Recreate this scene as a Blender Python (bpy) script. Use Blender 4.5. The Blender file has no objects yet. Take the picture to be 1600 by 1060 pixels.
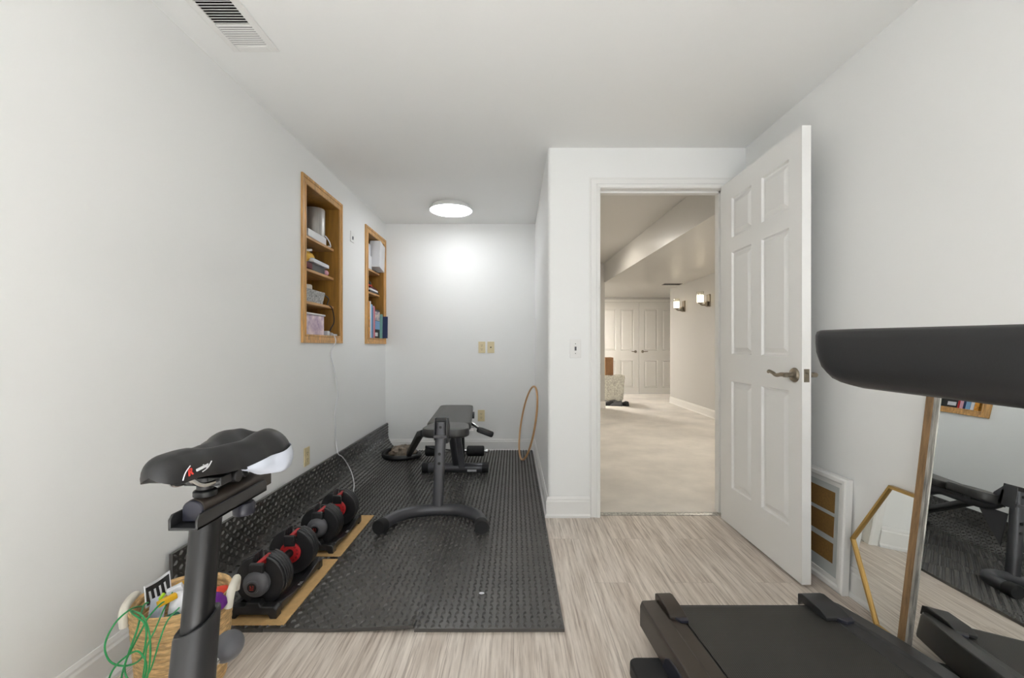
import bpy, bmesh, math, random
from math import sin, cos, pi, radians, sqrt, atan2
from mathutils import Vector, Matrix, noise

random.seed(7)
SC = bpy.context.scene
COL = SC.collection

# ------------------------------------------------------------------ camera
FPX, EYE = 688.9, 1.068                      # focal length in pixels of a 1600 px wide frame, eye height
cam = bpy.data.objects.new('camera', bpy.data.cameras.new('camera'))
COL.objects.link(cam)
cam.data.sensor_width = 36.0
cam.data.lens = FPX * 36.0 / 1600
cam.data.shift_x = -3 / 1600
cam.data.shift_y = 11 / 1600
cam.data.clip_start = 0.02
cam.location = (0, 0, EYE)
cam.rotation_euler = (pi / 2, 0, 0)
SC.camera = cam
SC.render.resolution_x, SC.render.resolution_y = 1600, 1060

# ------------------------------------------------------------------ light
SC.view_settings.view_transform = 'Standard'
SC.view_settings.look = 'None'
SC.view_settings.gamma = 1
SC.view_settings.use_curve_mapping = False
SC.view_settings.exposure = 0.57
world = bpy.data.worlds.new('world')
SC.world = world
world.use_nodes = True
world.node_tree.nodes['Background'].inputs[0].default_value = (0.86, 0.93, 1.0, 1)
world.node_tree.nodes['Background'].inputs[1].default_value = 1.0
LAMP_ROOM, FILL_REAR, LAMP_HALL, FILL_FAR = 13.5, 4.0, 38.0, 150.0  # rear and far strengths feed added fill lamps


def light(name, kind, loc, power, color, rot=(0, 0, 0), **kw):
    d = bpy.data.lights.new(name, kind)
    d.energy = power
    d.color = color
    for k, v in kw.items():
        setattr(d, k, v)
    o = bpy.data.objects.new(name, d)
    COL.objects.link(o)
    o.location = loc
    o.rotation_euler = rot
    return o


# area light added at the unseen rear window to brighten walls and ceiling
light('fill_daylight', 'AREA', (0.0, -2.05, 1.40), 14, (0.90, 0.95, 1.0), (pi / 2 + 0.6, 0, 0), shape='RECTANGLE', size=1.9, size_y=1.2)
# added through the same window: bounces off the unseen floor to lift the ceiling
light('bounce_sun', 'SUN', (0, -4, 5), 50, (0.83, 0.915, 1.0), (radians(42), 0, 0), angle=0.02)
light('sconce_bulb', 'POINT', (2.80, 6.62, 1.80), 5, (1.0, 0.88, 0.72), shadow_soft_size=0.04)
light('sconce_bulb', 'POINT', (2.80, 7.59, 1.80), 5, (1.0, 0.88, 0.72), shadow_soft_size=0.04)


# ------------------------------------------------------------------ materials
def lin(c):
    c = c / 255
    return c / 12.92 if c <= 0.04045 else ((c + 0.055) / 1.055) ** 2.4


def rgb(r, g, b):
    return (lin(r), lin(g), lin(b), 1)


MATS = {}


def mat(name, col, rough=0.6, metal=0.0, var=0.0, vscale=20, bump=0.0, bscale=200, emit=0.0, stretch=None,
        spec=0.5, coat=0.0, trans=0.0, dark=None):
    m = bpy.data.materials.new(name)
    MATS[name] = m
    m.use_nodes = True
    nt = m.node_tree
    p = nt.nodes['Principled BSDF']
    p.inputs['Base Color'].default_value = rgb(*col)
    p.inputs['Roughness'].default_value = rough
    p.inputs['Metallic'].default_value = metal
    p.inputs['Specular IOR Level'].default_value = spec
    p.inputs['Coat Weight'].default_value = coat
    p.inputs['Transmission Weight'].default_value = trans
    if emit:
        p.inputs['Emission Color'].default_value = rgb(*col)
        p.inputs['Emission Strength'].default_value = emit
    if var or bump:
        tc = nt.nodes.new('ShaderNodeTexCoord')
        mp = nt.nodes.new('ShaderNodeMapping')
        nt.links.new(tc.outputs['Object'], mp.inputs[0])
        if stretch:
            mp.inputs['Scale'].default_value = stretch
    if var:
        n = nt.nodes.new('ShaderNodeTexNoise')
        n.inputs['Scale'].default_value = vscale
        n.inputs['Detail'].default_value = 6
        n.inputs['Roughness'].default_value = 0.6
        nt.links.new(mp.outputs[0], n.inputs['Vector'])
        r = nt.nodes.new('ShaderNodeValToRGB')
        r.color_ramp.elements[0].position = 0.3
        r.color_ramp.elements[1].position = 0.7
        lo = dark or tuple(max(0, v * (1 - var)) for v in col)
        hi = tuple(min(255, v * (1 + var)) for v in col)
        r.color_ramp.elements[0].color = rgb(*lo)
        r.color_ramp.elements[1].color = rgb(*hi)
        nt.links.new(n.outputs['Fac'], r.inputs[0])
        nt.links.new(r.outputs[0], p.inputs['Base Color'])
    if bump:
        n2 = nt.nodes.new('ShaderNodeTexNoise')
        n2.inputs['Scale'].default_value = bscale
        n2.inputs['Detail'].default_value = 4
        nt.links.new(mp.outputs[0], n2.inputs['Vector'])
        b = nt.nodes.new('ShaderNodeBump')
        b.inputs['Strength'].default_value = bump
        b.inputs['Distance'].default_value = 0.002
        nt.links.new(n2.outputs['Fac'], b.inputs['Height'])
        nt.links.new(b.outputs[0], p.inputs['Normal'])
    return m


WALL = mat('wall_paint', (244, 244, 242), 0.6, bump=0.05, bscale=120)
CEIL = mat('ceiling_paint', (247, 247, 245), 0.8, bump=0.08, bscale=90)
TRIM = mat('white_trim_paint', (240, 239, 236), 0.4)
HWALL = mat('hall_wall_paint', (208, 205, 200), 0.5)
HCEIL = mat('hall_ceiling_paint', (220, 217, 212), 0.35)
HTRIM = mat('hall_white_paint', (238, 235, 229), 0.4)
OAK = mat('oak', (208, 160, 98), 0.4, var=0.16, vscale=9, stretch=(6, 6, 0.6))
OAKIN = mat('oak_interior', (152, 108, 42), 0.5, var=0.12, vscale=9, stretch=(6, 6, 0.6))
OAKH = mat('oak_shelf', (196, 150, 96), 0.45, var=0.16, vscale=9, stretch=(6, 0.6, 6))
FOAM = mat('black_foam', (72, 70, 67), 0.29, var=0.12, vscale=5, spec=0.75)
BLACK = mat('black_plastic', (41, 41, 42), 0.36, bump=0.04, bscale=400)
BLACKS = mat('black_satin', (24, 24, 25), 0.35)
RUBBER = mat('black_rubber', (26, 26, 27), 0.7)
STEEL = mat('dark_grey_paint', (84, 84, 88), 0.32, metal=0.35)
VINYL = mat('black_vinyl', (31, 31, 32), 0.42, bump=0.06, bscale=300)
VINYLG = mat('grey_black_vinyl', (58, 57, 56), 0.36, bump=0.06, bscale=300)
CHROME = mat('chrome', (215, 215, 215), 0.18, metal=1.0)
NICKEL = mat('antique_nickel', (150, 140, 125), 0.3, metal=1.0)
GREYP = mat('grey_plastic', (92, 92, 96), 0.4)
WHITEP = mat('white_plastic', (226, 226, 228), 0.35)
PALEG = mat('pale_grey_plastic', (198, 203, 214), 0.3)
RED = mat('red_plastic', (196, 40, 44), 0.4)
REDD = mat('red_print', (214, 60, 50), 0.5)
CARD = mat('cardboard', (206, 168, 112), 0.85, var=0.05, vscale=30)
CARDB = mat('brown_cardboard', (148, 110, 76), 0.85, var=0.05, vscale=60)
BROWNC = mat('brown_backing', (134, 100, 52), 0.8, var=0.08, vscale=120, bump=0.2, bscale=600)
IVORY = mat('ivory_plastic', (226, 210, 168), 0.4)
DARKH = mat('dark_slot', (30, 28, 26), 0.7)
GOLD = mat('gold_metal', (192, 156, 92), 0.32, metal=0.75)
MIRROR = mat('mirror_glass', (238, 240, 238), 0.0, metal=1.0)
PINE = mat('raw_wood_edge', (140, 110, 76), 0.7, var=0.2, vscale=14, stretch=(6, 6, 0.5))
SILVER = mat('worn_silver', (168, 166, 160), 0.4, metal=0.5, var=0.25, vscale=16, stretch=(5, 5, 0.4))
STRAW = mat('straw', (196, 162, 114), 0.85, var=0.22, vscale=36, stretch=(1, 1, 6), bump=0.5, bscale=220)
ROPE = mat('cotton_rope', (228, 222, 208), 0.9, bump=0.4, bscale=250)
GREEN = mat('green_wire', (44, 150, 84), 0.4)
YELLOW = mat('yellow_plastic', (228, 176, 32), 0.5)
LIME = mat('lime_plastic', (170, 214, 40), 0.5)
PURPLE = mat('purple_cloth', (104, 28, 132), 0.85, bump=0.3)
CORAL = mat('coral_cloth', (222, 74, 52), 0.85, bump=0.3)
TEAL = mat('teal_plastic', (24, 104, 84), 0.5)
PAPER = mat('white_paper', (226, 226, 230), 0.8)
PINK = mat('pink_plastic', (214, 160, 176), 0.6)
GREYB = mat('grey_weave', (160, 160, 158), 0.85, var=0.35, vscale=70)
PATT = mat('pink_patterned_paper', (222, 206, 206), 0.7, var=0.16, vscale=22, dark=(176, 150, 178))
SILV = mat('brushed_silver', (186, 184, 180), 0.38, metal=0.6, var=0.08, vscale=6, stretch=(12, 12, 0.4))
BLUE = mat('pale_blue_print', (126, 168, 204), 0.6)
NAVY = mat('navy_print', (40, 52, 92), 0.6)
TEALB = mat('aqua_print', (136, 186, 176), 0.6)
ORANGE = mat('orange_print', (214, 136, 44), 0.6, var=0.3, vscale=40)
MULTI = mat('colour_print', (206, 160, 140), 0.6, var=0.5, vscale=34, dark=(70, 60, 140))
MAROON = mat('maroon_print', (96, 26, 34), 0.7)
BAGC = mat('crumpled_bag', (120, 108, 94), 0.6, var=0.35, vscale=16, bump=0.6, bscale=60)
LACE = mat('cream_lace', (230, 223, 211), 0.9, var=0.14, vscale=40, bump=0.5, bscale=160)
BAMBOO = mat('pale_wood_hoop', (212, 166, 116), 0.45)
MATTE = mat('grey_glass', (196, 200, 198), 0.3)
BELT = mat('treadmill_belt', (44, 43, 41), 0.6)


def weave(m, lo, hi, px, py):
    nt = m.node_tree
    L = nt.links.new
    tc = nt.nodes.new('ShaderNodeTexCoord')
    prev = None
    for axis, per in (('X', px), ('Y', py)):
        w = nt.nodes.new('ShaderNodeTexWave')
        w.bands_direction = axis
        w.inputs['Scale'].default_value = 0.314 / per
        w.inputs['Distortion'].default_value = 0.4
        L(tc.outputs['Object'], w.inputs['Vector'])
        if prev is None:
            prev = w
        else:
            mm = nt.nodes.new('ShaderNodeMath')
            mm.operation = 'MULTIPLY'
            L(prev.outputs['Fac'], mm.inputs[0])
            L(w.outputs['Fac'], mm.inputs[1])
    mx = nt.nodes.new('ShaderNodeMixRGB')
    mx.inputs['Color1'].default_value = rgb(*lo)
    mx.inputs['Color2'].default_value = rgb(*hi)
    L(mm.outputs[0], mx.inputs['Fac'])
    p = nt.nodes['Principled BSDF']
    L(mx.outputs[0], p.inputs['Base Color'])
    b = nt.nodes.new('ShaderNodeBump')
    b.inputs['Strength'].default_value = 0.6
    b.inputs['Distance'].default_value = 0.001
    L(mm.outputs[0], b.inputs['Height'])
    L(b.outputs[0], p.inputs['Normal'])


weave(BELT, (34, 33, 31), (78, 75, 69), 0.006, 0.006)
RAILB = mat('treadmill_rail', (56, 48, 41), 0.42, bump=0.05, bscale=500)
BLUEP = mat('blue_black_plastic', (38, 39, 50), 0.35)
LAMP = mat('lamp_diffuser', (249, 252, 255), 0.5, emit=LAMP_ROOM)
RFILL = mat('rear_fill_diffuser', (253, 253, 252), 0.5, emit=FILL_REAR)
HLAMP = mat('hall_lamp_diffuser', (255, 248, 236), 0.5, emit=LAMP_HALL)
FFILL = mat('far_fill_diffuser', (255, 250, 242), 0.5, emit=FILL_FAR)
SHADE = mat('lit_glass_shade', (255, 242, 218), 0.4, emit=4.0)
SHADEC = mat('clear_glass_shade', (250, 248, 240), 0.1, trans=0.9)


def floor_material():
    m = bpy.data.materials.new('vinyl_plank')
    m.use_nodes = True
    nt = m.node_tree
    L = nt.links.new
    p = nt.nodes['Principled BSDF']
    p.inputs['Roughness'].default_value = 0.42
    tc = nt.nodes.new('ShaderNodeTexCoord')
    sep = nt.nodes.new('ShaderNodeSeparateXYZ')
    L(tc.outputs['Object'], sep.inputs[0])
    comb = nt.nodes.new('ShaderNodeCombineXYZ')       # plank length along the room
    L(sep.outputs['Y'], comb.inputs['X'])
    L(sep.outputs['X'], comb.inputs['Y'])
    br = nt.nodes.new('ShaderNodeTexBrick')
    br.inputs['Scale'].default_value = 1.0
    br.inputs['Brick Width'].default_value = 1.22
    br.inputs['Row Height'].default_value = 0.18
    br.inputs['Mortar Size'].default_value = 0.0012
    br.inputs['Mortar Smooth'].default_value = 0.3
    br.offset = 0.37
    br.inputs['Color1'].default_value = (0, 0, 0, 1)
    br.inputs['Color2'].default_value = (1, 1, 1, 1)
    br.inputs['Mortar'].default_value = (0.5, 0.5, 0.5, 1)
    L(comb.outputs[0], br.inputs['Vector'])
    # per-plank shift of the grain
    add = nt.nodes.new('ShaderNodeVectorMath')
    add.operation = 'ADD'
    mul = nt.nodes.new('ShaderNodeVectorMath')
    mul.operation = 'SCALE'
    L(br.outputs['Color'], mul.inputs[0])
    mul.inputs['Scale'].default_value = 7.0
    L(tc.outputs['Object'], add.inputs[0])
    L(mul.outputs[0], add.inputs[1])

    def streak(sx, sy, detail, lo, hi):
        mp = nt.nodes.new('ShaderNodeMapping')
        mp.inputs['Scale'].default_value = (sx, sy, 1)
        L(add.outputs[0], mp.inputs[0])
        n = nt.nodes.new('ShaderNodeTexNoise')
        n.inputs['Scale'].default_value = 1
        n.inputs['Detail'].default_value = detail
        n.inputs['Roughness'].default_value = 0.65
        L(mp.outputs[0], n.inputs['Vector'])
        r = nt.nodes.new('ShaderNodeMapRange')
        r.inputs['From Min'].default_value = lo
        r.inputs['From Max'].default_value = hi
        L(n.outputs['Fac'], r.inputs['Value'])
        return r.outputs[0]
    a = streak(48, 2.6, 5, 0.35, 0.68)
    b = streak(120, 4.0, 3, 0.5, 0.72)
    c = streak(14, 1.1, 4, 0.3, 0.7)
    mx = nt.nodes.new('ShaderNodeMixRGB')
    mx.inputs['Color1'].default_value = rgb(238, 229, 219)
    mx.inputs['Color2'].default_value = rgb(196, 183, 171)
    L(a, mx.inputs['Fac'])
    mx2 = nt.nodes.new('ShaderNodeMixRGB')
    mx2.blend_type = 'MULTIPLY'
    mb = nt.nodes.new('ShaderNodeMath')
    mb.operation = 'MULTIPLY'
    mb.inputs[1].default_value = 0.75
    L(b, mb.inputs[0])
    L(mb.outputs[0], mx2.inputs['Fac'])
    L(mx.outputs[0], mx2.inputs['Color1'])
    mx2.inputs['Color2'].default_value = rgb(166, 152, 142)
    mx3 = nt.nodes.new('ShaderNodeMixRGB')
    mx3.blend_type = 'MULTIPLY'
    mc = nt.nodes.new('ShaderNodeMath')
    mc.operation = 'MULTIPLY'
    mc.inputs[1].default_value = 0.35
    L(c, mc.inputs[0])
    L(mc.outputs[0], mx3.inputs['Fac'])
    L(mx2.outputs[0], mx3.inputs['Color1'])
    mx3.inputs['Color2'].default_value = rgb(200, 186, 170)
    mx4 = nt.nodes.new('ShaderNodeMixRGB')
    mx4.blend_type = 'MULTIPLY'
    ms = nt.nodes.new('ShaderNodeMath')
    ms.operation = 'MULTIPLY'
    ms.inputs[1].default_value = 0.35
    L(br.outputs['Fac'], ms.inputs[0])
    L(ms.outputs[0], mx4.inputs['Fac'])
    L(mx3.outputs[0], mx4.inputs['Color1'])
    mx4.inputs['Color2'].default_value = rgb(120, 108, 96)
    L(mx4.outputs[0], p.inputs['Base Color'])
    return m


VPLANK = floor_material()
CARPET = mat('beige_carpet', (224, 218, 210), 0.95, var=0.06, vscale=2.2, bump=0.9, bscale=260)


# ------------------------------------------------------------------ mesh helpers
def V(*a):
    return Vector(a)


def pt(px, py, Y):
    """world point at depth Y that the photograph shows at (px, py)"""
    return Vector(((px - 803) * Y / FPX, Y, EYE + (541 - py) * Y / FPX))


def spline(pts, n=8, closed=False):
    P = [Vector(p) for p in pts]
    out = []
    m = len(P)
    rng = m if closed else m - 1
    for i in range(rng):
        if closed:
            p0, p1, p2, p3 = P[i - 1], P[i], P[(i + 1) % m], P[(i + 2) % m]
        else:
            p0, p1, p2, p3 = P[max(i - 1, 0)], P[i], P[i + 1], P[min(i + 2, m - 1)]
        for k in range(n):
            t = k / n
            out.append(0.5 * ((2 * p1) + (p2 - p0) * t + (2 * p0 - 5 * p1 + 4 * p2 - p3) * t * t + (3 * p1 - p0 - 3 * p2 + p3) * t ** 3))
    if not closed:
        out.append(P[-1])
    return out


class B:
    def __init__(self):
        self.bm = bmesh.new()
        self.mi = 0

    def v(self, p):
        return self.bm.verts.new(p)

    def f(self, vs):
        try:
            fc = self.bm.faces.new(vs)
            fc.material_index = self.mi
            return fc
        except ValueError:
            return None

    def mark(self):
        return len(self.bm.verts)

    def xform(self, M, since=0):
        self.bm.verts.ensure_lookup_table()
        for i in range(since, len(self.bm.verts)):
            self.bm.verts[i].co = M @ self.bm.verts[i].co

    def box(self, a, b):
        x0, y0, z0 = a
        x1, y1, z1 = b
        c = [self.v((x, y, z)) for x in (x0, x1) for y in (y0, y1) for z in (z0, z1)]
        for q in ((0, 1, 3, 2), (4, 6, 7, 5), (0, 4, 5, 1), (2, 3, 7, 6), (0, 2, 6, 4), (1, 5, 7, 3)):
            self.f([c[i] for i in q])
        return self

    def obox(self, c, size, rot=(0, 0, 0)):
        m = self.mark()
        s = Vector(size) / 2
        self.box(-s, s)
        from mathutils import Euler
        self.xform(Matrix.Translation(c) @ Euler(rot).to_matrix().to_4x4(), m)
        return self

    def prism(self, pts, axis, a, b):
        def mk(p, h):
            return {'x': (h, p[0], p[1]), 'y': (p[0], h, p[1]), 'z': (p[0], p[1], h)}[axis]
        A = [self.v(mk(p, a)) for p in pts]
        C = [self.v(mk(p, b)) for p in pts]
        n = len(pts)
        self.f(A[::-1])
        self.f(C)
        for i in range(n):
            self.f([A[i], A[(i + 1) % n], C[(i + 1) % n], C[i]])
        return self

    def loft(self, rings, closed=False, caps=True):
        R = [[self.v(p) for p in r] for r in rings]
        n = len(R[0])
        m = len(R)
        for i in range(m if closed else m - 1):
            r0, r1 = R[i], R[(i + 1) % m]
            for j in range(n):
                self.f([r0[j], r0[(j + 1) % n], r1[(j + 1) % n], r1[j]])
        if caps and not closed:
            self.f(R[0][::-1])
            self.f(R[-1])
        return self

    def tube(self, pts, r, n=10, closed=False, caps=True, up=None, prof=None):
        """sweep; r a number or a list; prof a list of (u, w) unit offsets for other cross-sections"""
        P = [Vector(p) for p in pts]
        m = len(P)
        T = []
        for i in range(m):
            if closed:
                t = P[(i + 1) % m] - P[i - 1]
            else:
                t = P[min(i + 1, m - 1)] - P[max(i - 1, 0)]
            T.append(t.normalized())
        u = Vector(up) if up else (Vector((0, 0, 1)) if abs(T[0].z) < 0.9 else Vector((1, 0, 0)))
        u = (u - T[0] * u.dot(T[0])).normalized()
        rings = []
        for i in range(m):
            if i:
                u = u - T[i] * u.dot(T[i])
                u.normalize()
            w = T[i].cross(u)
            rr = r[i] if isinstance(r, (list, tuple)) else r
            if prof:
                rings.append([P[i] + w * a * rr + u * b * rr for a, b in prof])
            else:
                rings.append([P[i] + (u * cos(2 * pi * k / n) + w * sin(2 * pi * k / n)) * rr for k in range(n)])
        return self.loft(rings, closed, caps)

    def cyl(self, p0, p1, r0, r1=None, n=24, caps=True):
        return self.tube([p0, p1], [r0, r0 if r1 is None else r1], n, caps=caps)

    def lathe(self, prof, c=(0, 0, 0), axis=(0, 0, 1), n=32):
        m = self.mark()
        rings = []
        for r, z in prof:
            rings.append([Vector((r * cos(2 * pi * k / n), r * sin(2 * pi * k / n), z)) for k in range(n)])
        self.loft(rings, False, True)
        q = Vector((0, 0, 1)).rotation_difference(Vector(axis).normalized())
        self.xform(Matrix.Translation(c) @ q.to_matrix().to_4x4(), m)
        return self

    def ball(self, c, r, nu=20, nv=12, axis=(0, 0, 1)):
        if not isinstance(r, (tuple, list)):
            r = (r, r, r)
        m = self.mark()
        prof = [(sin(pi * (i + 0.001) / nv * 0.9999), -cos(pi * (i + 0.001) / nv * 0.9999)) for i in range(nv + 1)]
        rings = [[Vector((p[0] * cos(2 * pi * k / nu), p[0] * sin(2 * pi * k / nu), p[1])) for k in range(nu)] for p in prof]
        self.loft(rings)
        q = Vector((0, 0, 1)).rotation_difference(Vector(axis).normalized())
        self.xform(Matrix.Translation(c) @ q.to_matrix().to_4x4() @ Matrix.Diagonal((*r, 1)), m)
        return self

    def grid(self, fn, nu, nv):
        g = [[self.v(fn(i / nu, j / nv)) for j in range(nv + 1)] for i in range(nu + 1)]
        for i in range(nu):
            for j in range(nv):
                self.f([g[i][j], g[i + 1][j], g[i + 1][j + 1], g[i][j + 1]])
        return self


WL = {}          # world location of every empty / object that parents parts


def props(o, label=None, cat=None, group=None, kind=None):
    if label:
        o['label'] = label
    if cat:
        o['category'] = cat
    if group:
        o['group'] = group
    if kind:
        o['kind'] = kind


def fin(name, b, mats, parent=None, label=None, cat=None, group=None, kind=None, smooth=38, bevel=0.0, seg=2,
        solid=0.0, sub=0, normals=True, origin=None):
    """links the builder's shape as ONE mesh object (world coordinates in, local coordinates out)"""
    bm = b.bm
    if normals:
        bmesh.ops.recalc_face_normals(bm, faces=bm.faces[:])
    if parent is not None:
        o0 = WL[parent.name]
    elif origin is not None:
        o0 = Vector(origin)
    else:
        xs = [v.co for v in bm.verts]
        o0 = Vector(((min(c.x for c in xs) + max(c.x for c in xs)) / 2, (min(c.y for c in xs) + max(c.y for c in xs)) / 2, min(c.z for c in xs)))
    for v in bm.verts:
        v.co -= o0
    th = radians(smooth)
    for fc in bm.faces:
        fc.smooth = True
    for e in bm.edges:
        e.smooth = len(e.link_faces) == 2 and e.calc_face_angle(0) < th
    me = bpy.data.meshes.new(name)
    bm.to_mesh(me)
    bm.free()
    for m in (mats if isinstance(mats, (list, tuple)) else [mats]):
        me.materials.append(m)
    o = bpy.data.objects.new(name, me)
    COL.objects.link(o)
    if parent is not None:
        o.parent = parent
    else:
        o.location = o0
    WL[o.name] = o0
    if solid:
        s = o.modifiers.new('solid', 'SOLIDIFY')
        s.thickness = solid
    if bevel:
        s = o.modifiers.new('bevel', 'BEVEL')
        s.width = bevel
        s.segments = seg
        s.limit_method = 'ANGLE'
        s.angle_limit = radians(40)
    if sub:
        s = o.modifiers.new('sub', 'SUBSURF')
        s.levels = s.render_levels = sub
    props(o, label, cat, group, kind)
    return o


def thing(name, label, cat, loc=(0, 0, 0), group=None, kind=None):
    o = bpy.data.objects.new(name, None)
    o.empty_display_size = 0.05
    COL.objects.link(o)
    o.location = loc
    WL[o.name] = Vector(loc)
    props(o, label, cat, group, kind)
    return o


def copy_tree(o, loc=None, label=None, parent=None):
    c = o.copy()
    COL.objects.link(c)
    if parent is not None:
        c.parent = parent
    if loc is not None:
        c.location = loc
        WL[c.name] = Vector(loc)
    if label:
        c['label'] = label
    for ch in list(o.children):
        copy_tree(ch, None, None, c)
    return c


def crumple(c, r, seed, amp=0.25, nu=36, nv=20):
    b = B().ball(c, r, nu, nv)
    for v_ in b.bm.verts:
        d = (v_.co - Vector(c))
        n_ = noise.noise(d * 22 + Vector((seed, seed * 2, 0))) + 0.5 * noise.noise(d * 45 + Vector((0, seed, seed)))
        v_.co = Vector(c) + d * (1 + amp * n_)
    return b


def text(name, body, size, m, M, parent, extrude=0.0004, shear=0.0, spacing=1.0):
    cu = bpy.data.curves.new(name, 'FONT')
    cu.body = body
    cu.size = size
    cu.extrude = extrude
    cu.shear = shear
    cu.align_x = 'CENTER'
    cu.align_y = 'CENTER'
    cu.space_character = spacing
    tmp = bpy.data.objects.new(name, cu)
    COL.objects.link(tmp)
    bpy.context.view_layer.update()
    dg = bpy.context.evaluated_depsgraph_get()
    me = bpy.data.meshes.new_from_object(tmp.evaluated_get(dg))
    bpy.data.objects.remove(tmp)
    bpy.data.curves.remove(cu)
    me.transform(Matrix.Translation(-WL[parent.name]) @ M)
    me.materials.clear()
    me.materials.append(m)
    o = bpy.data.objects.new(name, me)
    COL.objects.link(o)
    o.parent = parent
    WL[o.name] = WL[parent.name]
    return o


def basis(xdir, ydir, loc):
    x = Vector(xdir).normalized()
    y = Vector(ydir)
    y = (y - x * y.dot(x)).normalized()
    z = x.cross(y)
    M = Matrix((x, y, z)).transposed().to_4x4()
    M.translation = loc
    return M


def struct(name, b, m, label, cat, **kw):
    return fin(name, b, m, label=label, cat=cat, kind='structure', **kw)


# ------------------------------------------------------------------ the room shell
XL, XR, XA = -1.302, 1.449, 0.213         # left wall, right wall, alcove's right wall
YD, YB, YR = 2.756, 4.473, -1.95          # door wall, back wall of the alcove, rear wall
ZC = 2.308
WT = 0.12
DX0, DX1, DZ = 0.540, 1.312, 2.052        # door opening

b = B().box((XL - WT, YR - WT, -0.1), (XR + WT, YB + WT, 0.0))
struct('floor', b, VPLANK, 'pale grey-beige vinyl plank floor of the exercise room', 'floor', origin=(0, 0, 0))
b = B().prism([(XL - WT, YR - WT), (XR + WT, YR - WT), (XR + WT, YD + 0.06), (XA + 0.06, YD + 0.06), (XA + 0.06, YB + WT), (XL - WT, YB + WT)], 'z', ZC, ZC + 0.1)
struct('ceiling', b, CEIL, 'flat white ceiling of the exercise room', 'ceiling')

N1 = (2.748, 3.282, 1.130, 2.092)         # recess openings in the left wall: y0, y1, z0, z1
N2 = (3.918, 4.398, 1.130, 2.092)


def wall_x(b, x0, x1, y0, y1, z0, z1, holes):
    ys = sorted({y0, y1, *[h[0] for h in holes], *[h[1] for h in holes]})
    zs = sorted({z0, z1, *[h[2] for h in holes], *[h[3] for h in holes]})
    for i in range(len(ys) - 1):
        for j in range(len(zs) - 1):
            cy, cz = (ys[i] + ys[i + 1]) / 2, (zs[j] + zs[j + 1]) / 2
            if not any(h[0] < cy < h[1] and h[2] < cz < h[3] for h in holes):
                b.box((x0, ys[i], zs[j]), (x1, ys[i + 1], zs[j + 1]))


b = B()
wall_x(b, XL - WT, XL, YR - WT, YB + WT, 0, ZC, [N1, N2])
struct('wall_left', b, WALL, 'long plain white wall on the left with two recessed shelves', 'wall')
b = B().box((XL, YB, 0), (XA + 0.05, YB + WT, ZC))
struct('wall_back', b, WALL, 'white end wall of the alcove behind the weight bench', 'wall')
# alcove side wall and the stub beside the doorway, one rounded corner between them
r = 0.022
arc = [(XA + r - r * cos(a), YD + r - r * sin(a)) for a in [i * pi / 16 for i in range(9)]]
b = B().prism([(XA, YB + WT)] + arc + [(DX0 - 0.012, YD), (DX0 - 0.012, YD + WT), (XA + WT, YD + WT), (XA + WT, YB + WT)], 'z', 0, 2.47)
struct('wall_alcove', b, WALL, 'white wall corner between the alcove and the doorway', 'wall')
b = B().box((DX0 - 0.012, YD, DZ + 0.012), (DX1 + 0.012, YD + WT, 2.47))
b.box((DX1 + 0.012, YD, 0), (3.05, YD + WT, 2.47))
struct('wall_door', b, WALL, 'white wall above and right of the doorway', 'wall')
b = B().box((XR, YR - WT, 0), (XR + WT, YD, ZC))
struct('wall_right', b, WALL, 'plain white right-hand wall behind the open door', 'wall')
WX0, WX1, WZ0, WZ1 = -0.95, 0.95, 0.85, 2.08
b = B()
b.box((XL - WT, YR - WT, 0), (WX0, YR, ZC)).box((WX1, YR - WT, 0), (XR + WT, YR, ZC))
b.box((WX0, YR - WT, 0), (WX1, YR, WZ0)).box((WX0, YR - WT, WZ1), (WX1, YR, ZC))
struct('wall_rear', b, WALL, 'white rear wall with an added window opening behind the viewer', 'wall')
b = B()
for x in (WX0, -0.025, WX1 - 0.05):
    b.box((x, YR - 0.06, WZ0), (x + 0.05, YR + 0.01, WZ1))
b.box((WX0, YR - 0.06, WZ0), (WX1, YR + 0.01, WZ0 + 0.05)).box((WX0, YR - 0.06, WZ1 - 0.05), (WX1, YR + 0.01, WZ1))
struct('fill_window_1', b, TRIM, 'white frame of an added, unseen window in the rear wall', 'window')  # window added out of view so that fill light can enter

BB = [(0, 0), (0.021, 0), (0.021, 0.012), (0.013, 0.022), (0.013, 0.098), (0.009, 0.106), (0.009, 0.114), (0.004, 0.126), (0, 0.126)]


def baseboard(name, p0, p1, nrm, label, m=TRIM, h=1.0, mitre=(0, 0)):
    b = B()
    p0, p1, n = Vector((*p0, 0)), Vector((*p1, 0)), Vector((*nrm, 0))
    t = (p1 - p0).normalized()
    rings = [[p + n * d + t * d * k + Vector((0, 0, z * h)) for d, z in BB] for p, k in ((p0, -mitre[0]), (p1, mitre[1]))]
    b.loft(rings)
    return struct(name, b, m, label, 'baseboard', smooth=20)


baseboard('baseboard_left', (XL, YR), (XL, YB), (1, 0), 'white baseboard along the left wall')
baseboard('baseboard_back', (XL, YB), (XA, YB), (0, -1), 'white baseboard along the alcove end wall')
baseboard('baseboard_alcove', (XA, YB), (XA, YD), (-1, 0), 'white baseboard along the alcove side wall by the mats', mitre=(0, 1))
baseboard('baseboard_door', (XA, YD), (DX0 - 0.067, YD), (0, -1), 'short white baseboard below the light switch', mitre=(1, 0))
baseboard('baseboard_right', (XR, YR), (XR, YD), (-1, 0), 'white baseboard along the right wall')

# door casing and jambs
b = B()


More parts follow.
